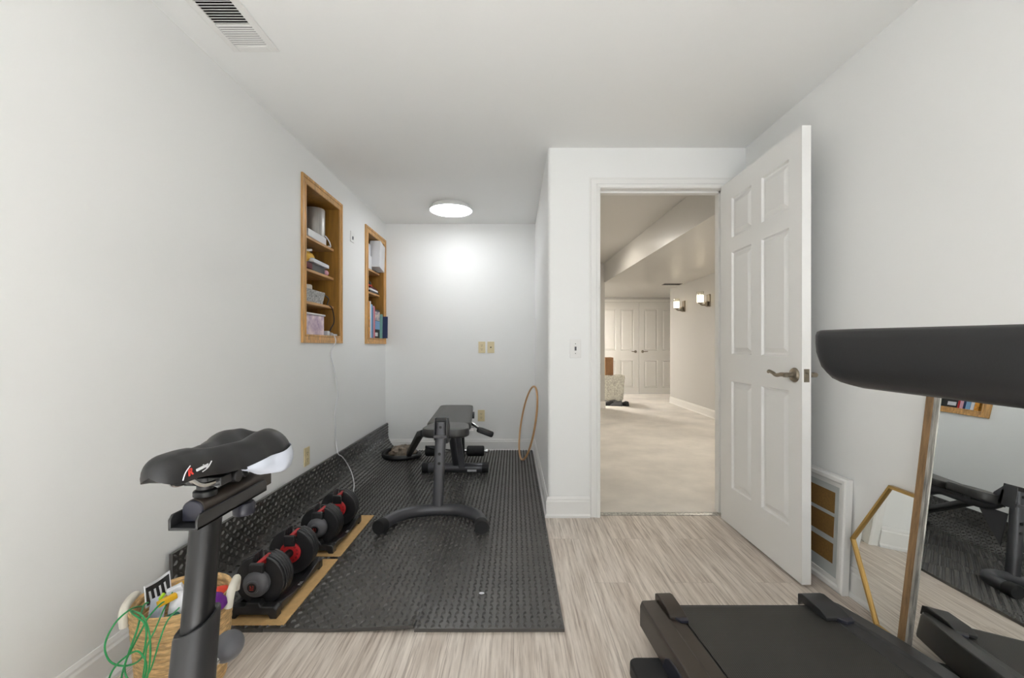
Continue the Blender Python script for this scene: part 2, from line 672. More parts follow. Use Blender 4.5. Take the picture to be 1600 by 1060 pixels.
def casing(b, ax, x0, x1, lo, hi, y):
    prof = [(0, 0.0), (0, 0.012), (0.010, 0.017), (0.020, 0.017), (0.026, 0.011), (0.045, 0.009), (0.056, 0.011), (0.060, 0.006), (0.067, 0.006), (0.067, 0.0)]
    # mitred three-sided casing: profile runs outward from the opening
    path = [(x0, lo), (x0, hi), (x1, hi), (x1, lo)]
    rings = []
    for i, (x, z) in enumerate(path):
        ring = []
        for d, t in prof[::-1]:
            ox = x - d if i < 2 else x + d
            oz = z if i in (0, 3) else z + d
            ring.append((ox, y - t, oz))
        rings.append(ring)
    b.loft(rings)


casing(b, 'y', DX0 - 0.002, DX1 + 0.002, 0.0, DZ + 0.002, YD)
b.box((DX0 - 0.014, YD - 0.001, 0), (DX0, YD + WT + 0.001, DZ + 0.014))
b.box((DX1, YD - 0.001, 0), (DX1 + 0.014, YD + WT + 0.001, DZ + 0.014))
b.box((DX0, YD - 0.001, DZ), (DX1, YD + WT + 0.001, DZ + 0.014))
b.box((DX0, YD + 0.045, 0), (DX0 + 0.006, YD + 0.08, DZ)).box((DX1 - 0.012, YD + 0.045, 0), (DX1, YD + 0.08, DZ)).box((DX0, YD + 0.045, DZ - 0.012), (DX1, YD + 0.08, DZ))
dtrim = struct('trim_1', b, TRIM, 'white moulded casing and jamb around the open doorway', 'trim', smooth=20)
b = B().box((DX0 - 0.006, YD + 0.0, 0.89), (DX0 + 0.002, YD + 0.03, 0.96))
fin('strike_plate', b, NICKEL, dtrim, 'antique nickel strike plate')
b = B().prism([(YD + 0.02, 0.0), (YD + 0.02, 0.004), (YD + 0.035, 0.009), (YD + 0.055, 0.009), (YD + 0.06, 0.0)], 'x', DX0, DX1)
struct('trim_2', b, SILVER, 'thin metal carpet strip across the doorway threshold', 'trim')


# ------------------------------------------------------------------ panelled doors
def leaf(b, M, W, H, T, cols, rows, d=0.011):
    m = b.mark()
    xs = sorted({0, W, *[c for q in cols for c in q]})
    zs = sorted({0, H, *[c for q in rows for c in q]})
    for sgn in (-1, 1):
        y = sgn * T / 2
        for i in range(len(xs) - 1):
            for j in range(len(zs) - 1):
                x0, x1, z0, z1 = xs[i], xs[i + 1], zs[j], zs[j + 1]
                panel = any(c[0] == x0 for c in cols) and any(q[0] == z0 for q in rows)
                if not panel:
                    b.f([b.v(p) for p in ((x0, y, z0), (x1, y, z0), (x1, y, z1), (x0, y, z1))])
                else:
                    prev = None
                    for ins, dep in ((0, 0), (0.006, d), (0.014, d + 0.001), (0.038, 0.0015)):
                        q = [b.v((x, y - sgn * dep, z)) for x, z in ((x0 + ins, z0 + ins), (x1 - ins, z0 + ins), (x1 - ins, z1 - ins), (x0 + ins, z1 - ins))]
                        if prev:
                            for k in range(4):
                                b.f([prev[k], prev[(k + 1) % 4], q[(k + 1) % 4], q[k]])
                        prev = q
                    b.f(prev)
    for p in (((0, -1, 0), (0, 1, 0), (0, 1, H), (0, -1, H)), ((W, -1, 0), (W, 1, 0), (W, 1, H), (W, -1, H)),
              ((0, -1, 0), (W, -1, 0), (W, 1, 0), (0, 1, 0)), ((0, -1, H), (W, -1, H), (W, 1, H), (0, 1, H))):
        b.f([b.v((q[0], q[1] * T / 2, q[2])) for q in p])
    b.xform(M, m)
    bmesh.ops.remove_doubles(b.bm, verts=b.bm.verts[:], dist=1e-5)


# open leaf, hinged on the right jamb, standing square into the room
LX0, LX1, LY0, LY1 = 1.273, 1.313, 1.948, 2.710
W, H = LY1 - LY0, 2.032
b = B()
M = basis((0, 1, 0), (1, 0, 0), (0, 0, 0))
M = Matrix(((0, 1, 0, (LX0 + LX1) / 2), (1, 0, 0, LY0), (0, 0, 1, 0.012), (0, 0, 0, 1)))
leaf(b, M, W, H, LX1 - LX0, [(0.094, 0.321), (0.416, 0.631)], [(0.225, 0.85), (1.008, 1.605), (1.69, 1.922)])
door = struct('door_1', b, TRIM, 'white six-panel door standing open against the right side of the doorway', 'door', smooth=20)
hb = B()
yz = (1.998, 0.937)
for sx, x in ((-1, LX0), (1, LX1)):
    hb.lathe([(0.001, 0), (0.033, 0), (0.033, 0.004), (0.028, 0.010), (0.014, 0.013), (0.011, 0.016), (0.011, 0.05), (0.001, 0.05)], (x, *yz), (sx, 0, 0), 28)
    P = [(x + sx * 0.047, yz[0] - 0.012, yz[1]), (x + sx * 0.050, yz[0] + 0.02, yz[1] + 0.001), (x + sx * 0.052, yz[0] + 0.055, yz[1] - 0.004),
         (x + sx * 0.052, yz[0] + 0.085, yz[1] + 0.006), (x + sx * 0.052, yz[0] + 0.112, yz[1] + 0.012), (x + sx * 0.05, yz[0] + 0.122, yz[1] + 0.006)]
    sp = spline(P, 6)
    hb.tube(sp, [0.0105 - 0.004 * i / len(sp) for i in range(len(sp))], 12)
fin('lever_handle', hb, NICKEL, door, 'antique nickel curved lever handle')
hb = B().box((LX0 + 0.008, LY0 - 0.0012, yz[1] - 0.029), (LX1 - 0.008, LY0 + 0.003, yz[1] + 0.029))
hb.prism([(LX0 + 0.014, LY0 - 0.001), (LX0 + 0.020, LY0 - 0.011), (LX1 - 0.014, LY0 - 0.001)], 'z', yz[1] - 0.01, yz[1] + 0.01)
fin('latch_plate', hb, NICKEL, door, 'antique nickel latch plate on the door edge')
hb = B()
for z in (0.25, 1.03, 1.82):
    hb.cyl((LX1 + 0.004, LY1 + 0.008, z - 0.045), (LX1 + 0.004, LY1 + 0.008, z + 0.045), 0.006, n=10)
fin('hinges', hb, NICKEL, door)

# ------------------------------------------------------------------ the hall beyond the doorway
b = B().box((XA + 0.1, YD + 0.04, -0.05), (4.7, 9.75, 0.006))
struct('floor_hall', b, CARPET, 'beige carpet of the hall seen through the doorway', 'carpet', origin=(0, 0, 0))
b = B().box((XA + 0.1, YD + WT, 2.47), (4.7, 9.9, 2.57))
struct('ceiling_hall', b, HCEIL, 'hall ceiling left of the dropped soffit', 'ceiling')
b = B().prism([(1.655, YD + WT), (1.528, 7.53), (0.34, 7.56), (0.34, 9.73), (4.7, 9.73), (4.7, YD + WT)], 'z', 2.14, 2.469)
struct('ceiling_soffit', b, HCEIL, 'dropped soffit running along the hall with a long straight edge', 'soffit')
b = B().box((2.93, YD + WT, 0), (3.05, 8.27, 2.14)).box((3.05, 8.15, 0), (4.7, 8.27, 2.14)).box((4.58, 8.27, 0), (4.7, 9.73, 2.14))
struct('wall_hall_right', b, HWALL, 'taupe hall wall carrying the two lit sconces', 'wall')
b = B().box((0.34, 7.5, 0), (1.545, 7.62, 2.469))
struct('wall_hall_left', b, HWALL, 'pale wall end at the left of the hall beside the hamper', 'wall')
b = B().box((0.213, YB + WT, 0), (0.333, 9.73, 2.47))
struct('wall_hall_side', b, HWALL, 'hall side wall behind the alcove', 'wall')
HD = 9.73
b = B().box((0.3, HD, 2.04), (4.7, HD + 0.1, 2.47)).box((0.3, HD, 0), (1.845, HD + 0.1, 2.04)).box((3.685, HD, 0), (4.7, HD + 0.1, 2.04)).box((1.8, HD + 0.07, 0), (3.7, HD + 0.1, 2.04))
struct('wall_hall_far', b, HWALL, 'far hall wall around the white double doors', 'wall')
b = B().box((1.76, HD - 0.014, 2.036), (3.76, HD + 0.002, 2.095)).box((1.76, HD - 0.014, 0), (1.847, HD + 0.002, 2.036)).box((3.683, HD - 0.014, 0), (3.76, HD + 0.002, 2.036))
struct('trim_3', b, HTRIM, 'white casing around the double doors at the end of the hall', 'trim', bevel=0.003)
baseboard('baseboard_hall_right', (2.93, YD + WT), (2.93, 8.27), (-1, 0), 'white baseboard along the taupe hall wall', HTRIM)
baseboard('baseboard_hall_left', (0.4, 7.5), (1.558, 7.5), (0, -1), 'white baseboard at the wall end beside the hamper', HTRIM)
for nm, x0, hx, lab in (('door_2', 1.85, -1, 'left leaf of the white double doors at the end of the hall'),
                        ('door_3', 2.768, 1, 'right leaf of the white double doors at the end of the hall')):
    b = B()
    leaf(b, Matrix.Translation((x0, HD + 0.03, 0.012)), 0.912, 2.02, 0.04, [(0.118, 0.402), (0.510, 0.794)], [(0.142, 0.745), (0.964, 1.868)])
    d = struct(nm, b, HTRIM, lab, 'door', smooth=20)
    x = x0 + (0.912 - 0.075 if hx < 0 else 0.075)
    hb = B().lathe([(0.001, 0), (0.03, 0), (0.028, 0.008), (0.012, 0.012), (0.011, 0.05), (0.001, 0.05)], (x, HD + 0.01, 0.944), (0, -1, 0), 20)
    hb.tube(spline([(x - 0.01 * hx, HD - 0.038, 0.944), (x + hx * 0.04, HD - 0.04, 0.946), (x + hx * 0.10, HD - 0.04, 0.95)], 5), 0.009, 10)
    fin('lever_handle', hb, NICKEL, d, 'dark nickel lever handle')

for x, y, lab in ((2.93, 6.62, 'lit glass wall sconce on the taupe hall wall, the nearer of the two'),
                  (2.93, 7.59, 'lit glass wall sconce on the taupe hall wall, the farther one by the corner')):
    s = thing('wall_sconce', lab, 'wall lamp', (x, y, 1.67), 'lit sconces in the hall')
    b = B().box((x - 0.018, y - 0.055, 1.655), (x, y + 0.055, 1.845))
    fin('backplate', b, NICKEL, s, bevel=0.004)
    b = B().tube(spline([(x - 0.01, y, 1.70), (x - 0.06, y, 1.685), (x - 0.12, y, 1.69), (x - 0.132, y, 1.715)], 5), 0.011, 10)
    b.lathe([(0.001, 0), (0.03, 0.004), (0.04, 0.014), (0.04, 0.022), (0.001, 0.022)], (x - 0.132, y, 1.70), n=20)
    b.lathe([(0.001, 0), (0.02, 0.0), (0.028, 0.02), (0.028, 0.07), (0.001, 0.08)], (x - 0.04, y, 1.665), n=16)
    fin('arm', b, NICKEL, s)
    b = B().lathe([(0.03, 0), (0.045, 0.003), (0.045, 0.11), (0.03, 0.112)], (x - 0.132, y, 1.722), n=24)
    fin('lamp_shade', b, SHADE, s, 'glowing frosted glass shade')
    b = B().lathe([(0.047, 0), (0.052, 0), (0.052, 0.165), (0.047, 0.165), (0.047, 0.0)], (x - 0.132, y, 1.72), n=24)
    fin('outer_glass', b, SHADEC, s, 'clear outer glass cylinder')

v = thing('ceiling_vent', 'small slatted vent in the hall soffit above the far sconce', 'vent', (2.72, 7.6, 2.14))
b = B().box((2.55, 7.50, 2.134), (2.90, 7.70, 2.14))
fin('vent_frame', b, HTRIM, v, bevel=0.002)
b = B()
for i in range(7):
    b.box((2.57, 7.52 + i * 0.025, 2.130), (2.88, 7.53 + i * 0.025, 2.135))
fin('slats', b, DARKH, v)


# ------------------------------------------------------------------ ceiling lamps and vent
def ceiling_lamp(x, y, z, R, label, m):
    t = thing('ceiling_light', label, 'ceiling lamp', (x, y, z))
    b = B().lathe([(0.001, 0), (R * 0.86, 0), (R * 0.90, -0.022), (R, -0.030), (R, -0.040), (R * 0.97, -0.043), (0.001, -0.043)], (x, y, z), n=56)
    fin('base', b, TRIM, t)
    b = B().lathe([(0.001, -0.064), (R * 0.3, -0.063), (R * 0.6, -0.059), (R * 0.82, -0.053), (R * 0.93, -0.047), (R * 0.965, -0.0435), (0.001, -0.0432)], (x, y, z), n=56)
    fin('diffuser', b, m, t, 'glowing white diffuser')


ceiling_lamp(-0.556, 3.90, ZC, 0.19, 'round white flush ceiling light glowing above the weight bench', LAMP)
ceiling_lamp(0.10, -0.75, ZC, 0.19, 'added fill light shaped as a round ceiling light, unseen behind the viewer', RFILL)  # added out of view to light the room from behind
ceiling_lamp(0.90, 5.8, 2.47, 0.17, 'round flush ceiling light in the hall left of the soffit', HLAMP)
ceiling_lamp(0.95, 8.75, 2.14, 0.17, 'added fill light for the double doors, hidden behind the hall wall end', FFILL)  # added out of sight to brighten the far doors
ceiling_lamp(2.3, 4.3, 2.14, 0.17, 'added fill light under the hall soffit, hidden behind the open door', HLAMP)  # added behind the door leaf to brighten the hall

t = thing('air_vent', 'white slatted air vent in the ceiling at the upper left', 'vent', (-1.08, 1.68, ZC))
vx0, vx1, vy0, vy1 = -1.175, -0.983, 1.45, 1.852
ox0, ox1 = -1.147, -1.014
b = B()
for (x0, x1, y0, y1) in ((vx0, ox0, vy0, vy1), (ox1, vx1, vy0, vy1), (ox0, ox1, 1.816, vy1), (ox0, ox1, vy0, 1.487), (ox0, ox1, 1.694, 1.706)):
    b.box((x0, y0, ZC - 0.006), (x1, y1, ZC))
fin('vent_frame', b, TRIM, t, bevel=0.002)
b = B().box((ox0, 1.487, ZC - 0.0008), (ox1, 1.816, ZC - 0.0002))
fin('duct', b, DARKH, t)
for bank, (y0, n, st, tilt) in enumerate(((1.709, 9, 0.0120, 0.0), (1.491, 15, 0.0135, 0.9))):
    for k in range(n):
        b = B().obox((-1.0805, y0 + (k + 0.5) * st, ZC - 0.004), (0.134, 0.0084 if bank == 0 else 0.0075, 0.0012), (tilt * 0.5, 0, 0))
        fin('slat', b, TRIM, t)


# ------------------------------------------------------------------ plates on the walls
def plate(name, label, cat, c, n, w, h, m, holes):
    """c centre on the wall, n outward normal; holes = (dx, dz, w, h)"""
    c, n = Vector(c), Vector(n)
    u = Vector((0, 0, 1)).cross(n)
    M = Matrix((u, Vector((0, 0, 1)), n)).transposed().to_4x4()
    M.translation = c
    t = thing(name, label, cat, c)
    b = B().box((-w / 2, -h / 2, 0), (w / 2, h / 2, 0.006))
    b.xform(M)
    fin('cover_plate', b, m, t, bevel=0.002)
    for nm, dx, dz, ww, hh, dd, mm in holes:
        b = B().box((dx - ww / 2, dz - hh / 2, 0.005), (dx + ww / 2, dz + hh / 2, 0.006 + dd))
        b.xform(M)
        fin(nm, b, mm, t, bevel=0.0008)
    return t


def sockets(m):
    out = []
    for s in (-1, 1):
        out.append(('socket', 0, s * 0.0195, 0.033, 0.028, 0.0012, m))
        out += [('slot', d, s * 0.0195 + 0.004, 0.003, 0.009, 0.0018, DARKH) for d in (-0.0065, 0.0065)]
        out.append(('slot', 0, s * 0.0195 - 0.008, 0.005, 0.005, 0.0018, DARKH))
    return out


plate('power_outlet', 'ivory double outlet left of the pair on the alcove end wall', 'outlet', (-0.325, YB, 1.055), (0, -1, 0), 0.07, 0.115, IVORY, sockets(IVORY))
plate('cable_jack', 'ivory cover plate with one dark jack, right of the pair on the alcove end wall', 'jack', (-0.234, YB, 1.055), (0, -1, 0), 0.07, 0.115, IVORY, [('jack', 0, 0.0, 0.012, 0.012, 0.004, DARKH)])
plate('power_outlet', 'ivory outlet low on the alcove end wall just behind the bench', 'outlet', (-0.331, YB, 0.362), (0, -1, 0), 0.07, 0.115, IVORY, sockets(IVORY))
plate('power_outlet', 'ivory outlet low on the left wall above the curled mat', 'outlet', (XL, 2.765, 0.375), (1, 0, 0), 0.07, 0.115, IVORY, sockets(IVORY))
plate('light_switch', 'white light switch plate beside the doorway', 'switch', (0.384, YD, 1.052), (0, -1, 0), 0.07, 0.115, TRIM,
      [('switch_toggle', 0, 0, 0.011, 0.024, 0.008, GREYP), ('screw', 0, 0.03, 0.005, 0.005, 0.001, GREYP), ('screw', 0, -0.03, 0.005, 0.005, 0.001, GREYP)])
plate('wall_control', 'small white wall plate high on the left wall between the recessed shelves', 'wall plate', (XL, 3.545, 1.945), (1, 0, 0), 0.075, 0.085, TRIM,
      [('button', 0.0, -0.008, 0.016, 0.024, 0.004, GREYP)])


# ------------------------------------------------------------------ recessed oak shelves
def recess(n, oy0, oy1, oz0, oz1, label, shelves):
    y0, y1, z0, z1 = n
    D = 0.30
    t = thing('recessed_shelf', label, 'built-in shelf', (XL, (y0 + y1) / 2, oz0))
    b = B()
    for d0, d1, th in ((0.0, 0.35, 0.013), (0.35, 0.8, 0.007), (0.8, 1.0, 0.011)):
        ya, yb = oy0 + (y0 - oy0) * d0, oy0 + (y0 - oy0) * d1
        yc, yd = oy1 + (y1 - oy1) * d0, oy1 + (y1 - oy1) * d1
        za, zb = oz0 + (z0 + 0.012 - oz0) * d0, oz0 + (z0 + 0.012 - oz0) * d1
        zc, zd = oz1 + (z1 - 0.012 - oz1) * d0, oz1 + (z1 - 0.012 - oz1) * d1
        b.box((XL, ya, za), (XL + th, yb, zc)).box((XL, yd, za), (XL + th, yc, zc))
        b.box((XL, yb, za), (XL + th, yd, zb)).box((XL, yb, zd), (XL + th, yd, zc))
    fin('casing', b, OAK, t, bevel=0.002)
    b = B()
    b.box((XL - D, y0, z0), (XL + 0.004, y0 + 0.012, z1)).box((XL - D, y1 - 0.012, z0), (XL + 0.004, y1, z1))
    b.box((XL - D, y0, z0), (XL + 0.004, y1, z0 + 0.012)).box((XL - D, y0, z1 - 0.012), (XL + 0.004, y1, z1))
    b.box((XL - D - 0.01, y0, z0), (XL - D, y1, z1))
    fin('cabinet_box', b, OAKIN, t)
    for z in shelves:
        b = B().box((XL - D, y0 + 0.012, z - 0.018), (XL - 0.034, y1 - 0.012, z))
        fin('shelf', b, OAKH, t, bevel=0.002)
    return t


recess(N1, 2.692, 3.325, 1.088, 2.134, 'nearer oak-framed recessed shelf in the left wall holding a silver canister', [1.786, 1.573, 1.360])
recess(N2, 3.846, 4.455, 1.088, 2.134, 'farther oak-framed recessed shelf in the left wall holding white boxes and books', [1.786, 1.573])
SA, SB, SCs, SD = 1.786, 1.573, 1.360, 1.142      # tops of the shelves


def solid(name, label, cat, b, m, group=None, **kw):
    return fin(name, b, m, label=label, cat=cat, group=group, **kw)


# nearer recess, top shelf
b = B().lathe([(0.001, 0), (0.070, 0), (0.072, 0.004), (0.072, 0.25), (0.068, 0.258), (0.001, 0.258)], (-1.425, 3.145, SA), n=40)
solid('canister', 'tall silver canister on the top shelf of the nearer recess', 'canister', b, SILV)
b = B().obox((-1.352, 3.01, SA + 0.026), (0.026, 0.29, 0.05), (0, 0, 0.02))
b.box((-1.348, 2.93, SA + 0.05), (-1.342, 3.05, SA + 0.054))
solid('power_brick', 'long white plastic box lying in front of the silver canister', 'box', b, WHITEP, bevel=0.006)
b = B().tube(spline([(-1.40, 3.15, SA + 0.03), (-1.38, 3.19, SA + 0.085), (-1.35, 3.215, SA + 0.05), (-1.34, 3.222, SA + 0.008), (-1.342, 3.19, SA + 0.006)], 8), 0.0045, 8)
solid('white_cable', 'white looped cable at the end of the top shelf beside the canister', 'cable', b, WHITEP)
# second shelf
b = crumple((-1.375, 2.915, SB + 0.088), (0.036, 0.10, 0.042), 4, 0.22)
solid('yellow_cloth', 'folded yellow cloth on the second shelf of the nearer recess', 'cloth', b, YELLOW)
b = B().tube([(-1.39 + 0.030 * cos(a), 2.94 + 0.05 * sin(a), SB + 0.135 + 0.012 * sin(a)) for a in [i * pi / 12 for i in range(24)]], 0.008, 8, closed=True)
solid('white_ring', 'white ring lying on the yellow cloth', 'ring', b, WHITEP)
b = B().obox((-1.40, 3.00, SB + 0.024), (0.12, 0.25, 0.046))
solid('black_case', 'flat black case at the bottom of the stack on the second shelf', 'case', b, BLACKS, bevel=0.003)
b = B().obox((-1.385, 3.03, SB + 0.061), (0.125, 0.27, 0.022), (0, 0, 0.04))
b.mi = 1
b.obox((-1.385, 3.028, SB + 0.074), (0.12, 0.262, 0.003), (0, 0, 0.04))
solid('hardback_book', 'white book with pale blue cover lying on the black case', 'book', b, [PAPER, BLUE])
b = B().obox((-1.44, 3.13, SB + 0.105), (0.012, 0.13, 0.16), (0.1, -0.2, 0.15))
solid('tablet', 'black tablet leaning at the back of the second shelf', 'tablet', b, BLACKS, bevel=0.003)
b = B().obox((-1.345, 2.84, SB + 0.02), (0.04, 0.12, 0.038))
solid('maroon_box', 'small maroon box under the yellow cloth', 'box', b, MAROON, bevel=0.002)
b = B().ball((-1.37, 3.20, SB + 0.024), 0.024)
b.ball((-1.36, 3.17, SB + 0.02), 0.02)
solid('pink_toy', 'small pink rounded toy at the end of the second shelf', 'toy', b, PINK)
# third shelf
b = B()
rim = [(-1.342, 2.79), (-1.342, 3.135), (-1.47, 3.135), (-1.47, 2.79)]
low = [(-1.352, 2.80), (-1.352, 3.115), (-1.46, 3.115), (-1.46, 2.80)]
b.loft([[(x, y, SCs) for x, y in low], [(x, y, SCs + 0.085) for x, y in rim], [(x * 0.997 - 0.004, y * 0.999, SCs + 0.085) for x, y in rim], [(x, y, SCs + 0.01) for x, y in low]])
solid('storage_basket', 'low grey woven basket on the third shelf of the nearer recess', 'basket', b, GREYB, bevel=0.003)
for y, lab, mm in ((2.86, 'white roll standing at the left in the grey basket', PAPER), (2.965, 'white rounded roll at the right in the grey basket', ROPE)):
    b = B().lathe([(0.015, 0), (0.038, 0), (0.042, 0.02), (0.040, 0.095), (0.034, 0.102), (0.015, 0.102), (0.015, 0)], (-1.40, y, SCs + 0.02), n=24)
    solid('paper_roll', lab, 'roll', b, mm, group='rolls in the grey basket')
b = B().tube(spline([(-1.40, 3.11, SCs + 0.06), (-1.37, 3.17, SCs + 0.075), (-1.345, 3.20, SCs + 0.05), (-1.345, 3.175, SCs + 0.006), (-1.330, 3.215, SCs - 0.01), (-1.326, 3.245, SCs - 0.07), (-1.328, 3.25, SCs - 0.12), (-1.335, 3.215, SCs - 0.165), (-1.34, 3.19, SCs - 0.20), (-1.345, 3.185, SD + 0.015)], 8), 0.004, 8)
solid('black_cable', 'black cable dangling over the third shelf edge of the nearer recess', 'cable', b, BLACKS)
# bottom
b = B().box((-1.47, 2.785, SD), (-1.345, 3.125, SD + 0.135))
bx = solid('storage_box', 'pink and white patterned box on the bottom of the nearer recess', 'box', b, PATT, bevel=0.003)
b = B().box((-1.476, 2.78, SD + 0.135), (-1.338, 3.135, SD + 0.147))
fin('box_lid', b, WHITEP, bx, 'white lid', bevel=0.003)
b = B().obox((-1.345, 3.165, SD + 0.017), (0.035, 0.04, 0.034))
solid('phone_charger', 'white charger block beside the patterned box', 'charger', b, WHITEP, bevel=0.005)
b = B().obox((-1.318, 3.225, SD + 0.007), (0.03, 0.075, 0.013), (0, 0, 0.1))
solid('white_adapter', 'flat white adapter on the lower edge of the nearer recess', 'adapter', b, WHITEP, bevel=0.003)
wallx = XL + 0.006
path = [(-1.335, 3.175, SD + 0.02), (-1.30, 3.17, SD + 0.012), (-1.279, 3.165, 1.10)]
for px, py in ((519, 545), (517, 556), (521, 573), (525, 591), (526, 605), (528, 618), (525, 632), (523, 648), (524, 664), (524, 679), (525, 690)):
    Y = -wallx * FPX / (803 - px)
    path.append((wallx, Y, EYE + (541 - py) * Y / FPX))
path += [(-1.262, 3.16, 0.30), (-1.255, 3.22, 0.26), (-1.245, 3.28, 0.20), (-1.215, 3.30, 0.12), (-1.16, 3.20, 0.055), (-1.10, 2.98, 0.03), (-1.07, 2.86, 0.025)]
b = B().tube(spline(path, 8), 0.0035, 8)
solid('charging_cable', 'thin white cord hanging down the left wall from the nearer recess onto the mat', 'cord', b, WHITEP)

# farther recess
b = B().box((-1.50, 3.95, SA), (-1.338, 4.155, SA + 0.125))
solid('white_box', 'white box standing on the top shelf of the farther recess, lower of the stack', 'box', b, WHITEP, bevel=0.003, group='white boxes in the farther recess')
b = B().box((-1.49, 3.96, SA + 0.126), (-1.345, 4.14, SA + 0.235))
solid('white_box', 'white box on top of the stack in the farther recess', 'box', b, PAPER, bevel=0.003, group='white boxes in the farther recess')
b = B()
m0 = b.mark()
b.box((-0.05, -0.105, -0.128), (0.05, 0.105, 0.128))
b.xform(Matrix.Translation((-1.325, 4.275, SA + 0.146)) @ Matrix.Rotation(-0.10, 4, 'X') @ Matrix.Rotation(0.08, 4, 'Z'), m0)
solid('white_box', 'large white box tilted out over the top shelf edge of the farther recess', 'box', b, WHITEP, bevel=0.004, group='white boxes in the farther recess')
b = B().obox((-1.40, 4.2, SA + 0.004), (0.12, 0.22, 0.007))
solid('grey_folder', 'thin grey folder lying under the tilted white box', 'folder', b, GREYP)
b = B().lathe([(0.001, 0), (0.036, 0), (0.042, 0.02), (0.044, 0.10), (0.040, 0.10), (0.036, 0.012), (0.001, 0.012)], (-1.385, 4.035, SB), n=24)
mug = solid('white_jar', 'white jar on the middle shelf of the farther recess', 'jar', b, WHITEP)
b = B().ball((-1.38, 4.15, SB + 0.085), (0.036, 0.036, 0.03))
solid('black_ball', 'round black object on the stack beside the white jar', 'ball', b, BLACKS)
b = B().grid(lambda u, w: (-1.35 - 0.09 * w, 4.10 + 0.12 * u, SB + 0.062 + 0.022 * sin(pi * u) * sin(pi * (0.2 + 0.6 * w)) + 0.006 * sin(12 * u)), 10, 8)
solid('red_cloth', 'bunched red and pink cloth on the middle shelf of the farther recess', 'cloth', b, CORAL, solid=0.012)
for k, (z, mm, lab) in enumerate(((0.009, BLACKS, 'black book at the bottom of the flat stack in the farther recess'), (0.027, PAPER, 'white book in the middle of the flat stack in the farther recess'), (0.044, MAROON, 'maroon book on top of the flat stack in the farther recess'))):
    b = B().obox((-1.40, 4.22 - 0.01 * k, SB + z), (0.13, 0.28, 0.016), (0, 0, 0.05 * k))
    solid('flat_book', lab, 'book', b, mm, group='flat stack of books in the farther recess', bevel=0.001)
books = [(3.958, 0.040, 0.33, ORANGE, 'orange spiral-bound book at the left end of the farther recess', 0.0),
         (4.000, 0.030, 0.335, PAPER, 'tall white book next to the orange spiral book', 0.0),
         (4.032, 0.042, 0.31, BLUE, 'pale blue book right of the tall white book', 0.0),
         (4.076, 0.020, 0.285, NAVY, 'thin navy book between the pale blue and pink books', 0.0),
         (4.098, 0.030, 0.30, PINK, 'pink-spined book left of the picture case', 0.0),
         (4.130, 0.018, 0.29, RED, 'thin red book beside the pink-spined book', 0.0)]
for y, w, h, mm, lab, tl in books:
    b = B().box((-1.49, y, SD), (-1.306, y + w, SD + h))
    solid('paperback_book', lab, 'book', b, mm, group='books standing in the farther recess', bevel=0.001)
cs = thing('picture_case', 'black case with a colourful picture cover in the row of books', 'case', (-1.42, 4.20, SD), 'books standing in the farther recess')
b = B().box((-1.42, 4.152, SD), (-1.315, 4.322, SD + 0.275))
fin('case', b, BLACKS, cs, bevel=0.001)
b = B().box((-1.316, 4.162, SD + 0.17), (-1.312, 4.314, SD + 0.255))
fin('cover_picture', b, MULTI, cs, 'multicoloured cover picture')
b = B().box((-1.316, 4.162, SD + 0.085), (-1.312, 4.314, SD + 0.165))
fin('cover_picture', b, BLUE, cs, 'pale blue cover picture')
b = B().box((-1.316, 4.17, SD + 0.02), (-1.312, 4.25, SD + 0.055))
fin('white_sticker', b, PAPER, cs, 'white sticker')
b = B().obox((-1.355, 4.338, SD + 0.120), (0.12, 0.016, 0.235), (-0.05, 0, 0))
solid('paperback_book', 'aqua book leaning right of the picture case', 'book', b, TEALB, group='books standing in the farther recess', bevel=0.001)
b = B().obox((-1.36, 4.357, SD + 0.112), (0.12, 0.012, 0.222), (-0.05, 0, 0))
solid('paperback_book', 'pale thin book leaning behind the aqua book', 'book', b, PAPER, group='books standing in the farther recess', bevel=0.001)
b = B().obox((-1.318, 4.373, SD + 0.110), (0.13, 0.014, 0.215), (-0.04, 0, 0.0))
solid('paperback_book', 'dark book sticking out at the right end of the farther recess', 'book', b, NAVY, group='books standing in the farther recess', bevel=0.001)

# ------------------------------------------------------------------ foam tiles
TP, TN, TH = 0.563, 44, 0.013
MX0, MY0 = 0.190, 1.642
AC, AR = 1.29, 0.185                      # a where the mat starts to curl, radius of the curl


def matpos(a, y, w):
    """a runs leftwards from the right edge; beyond AC the mat curls up the wall; w above the underside"""
    if a <= AC:
        return Vector((MX0 - a, MY0 + y, w))
    s = a - AC
    q = s / AR
    if q < pi / 2:
        rr = AR - w
        return Vector((MX0 - AC - rr * sin(q), MY0 + y, AR - rr * cos(q)))
    return Vector((MX0 - AC - AR + w, MY0 + y, AR + (s - AR * pi / 2)))


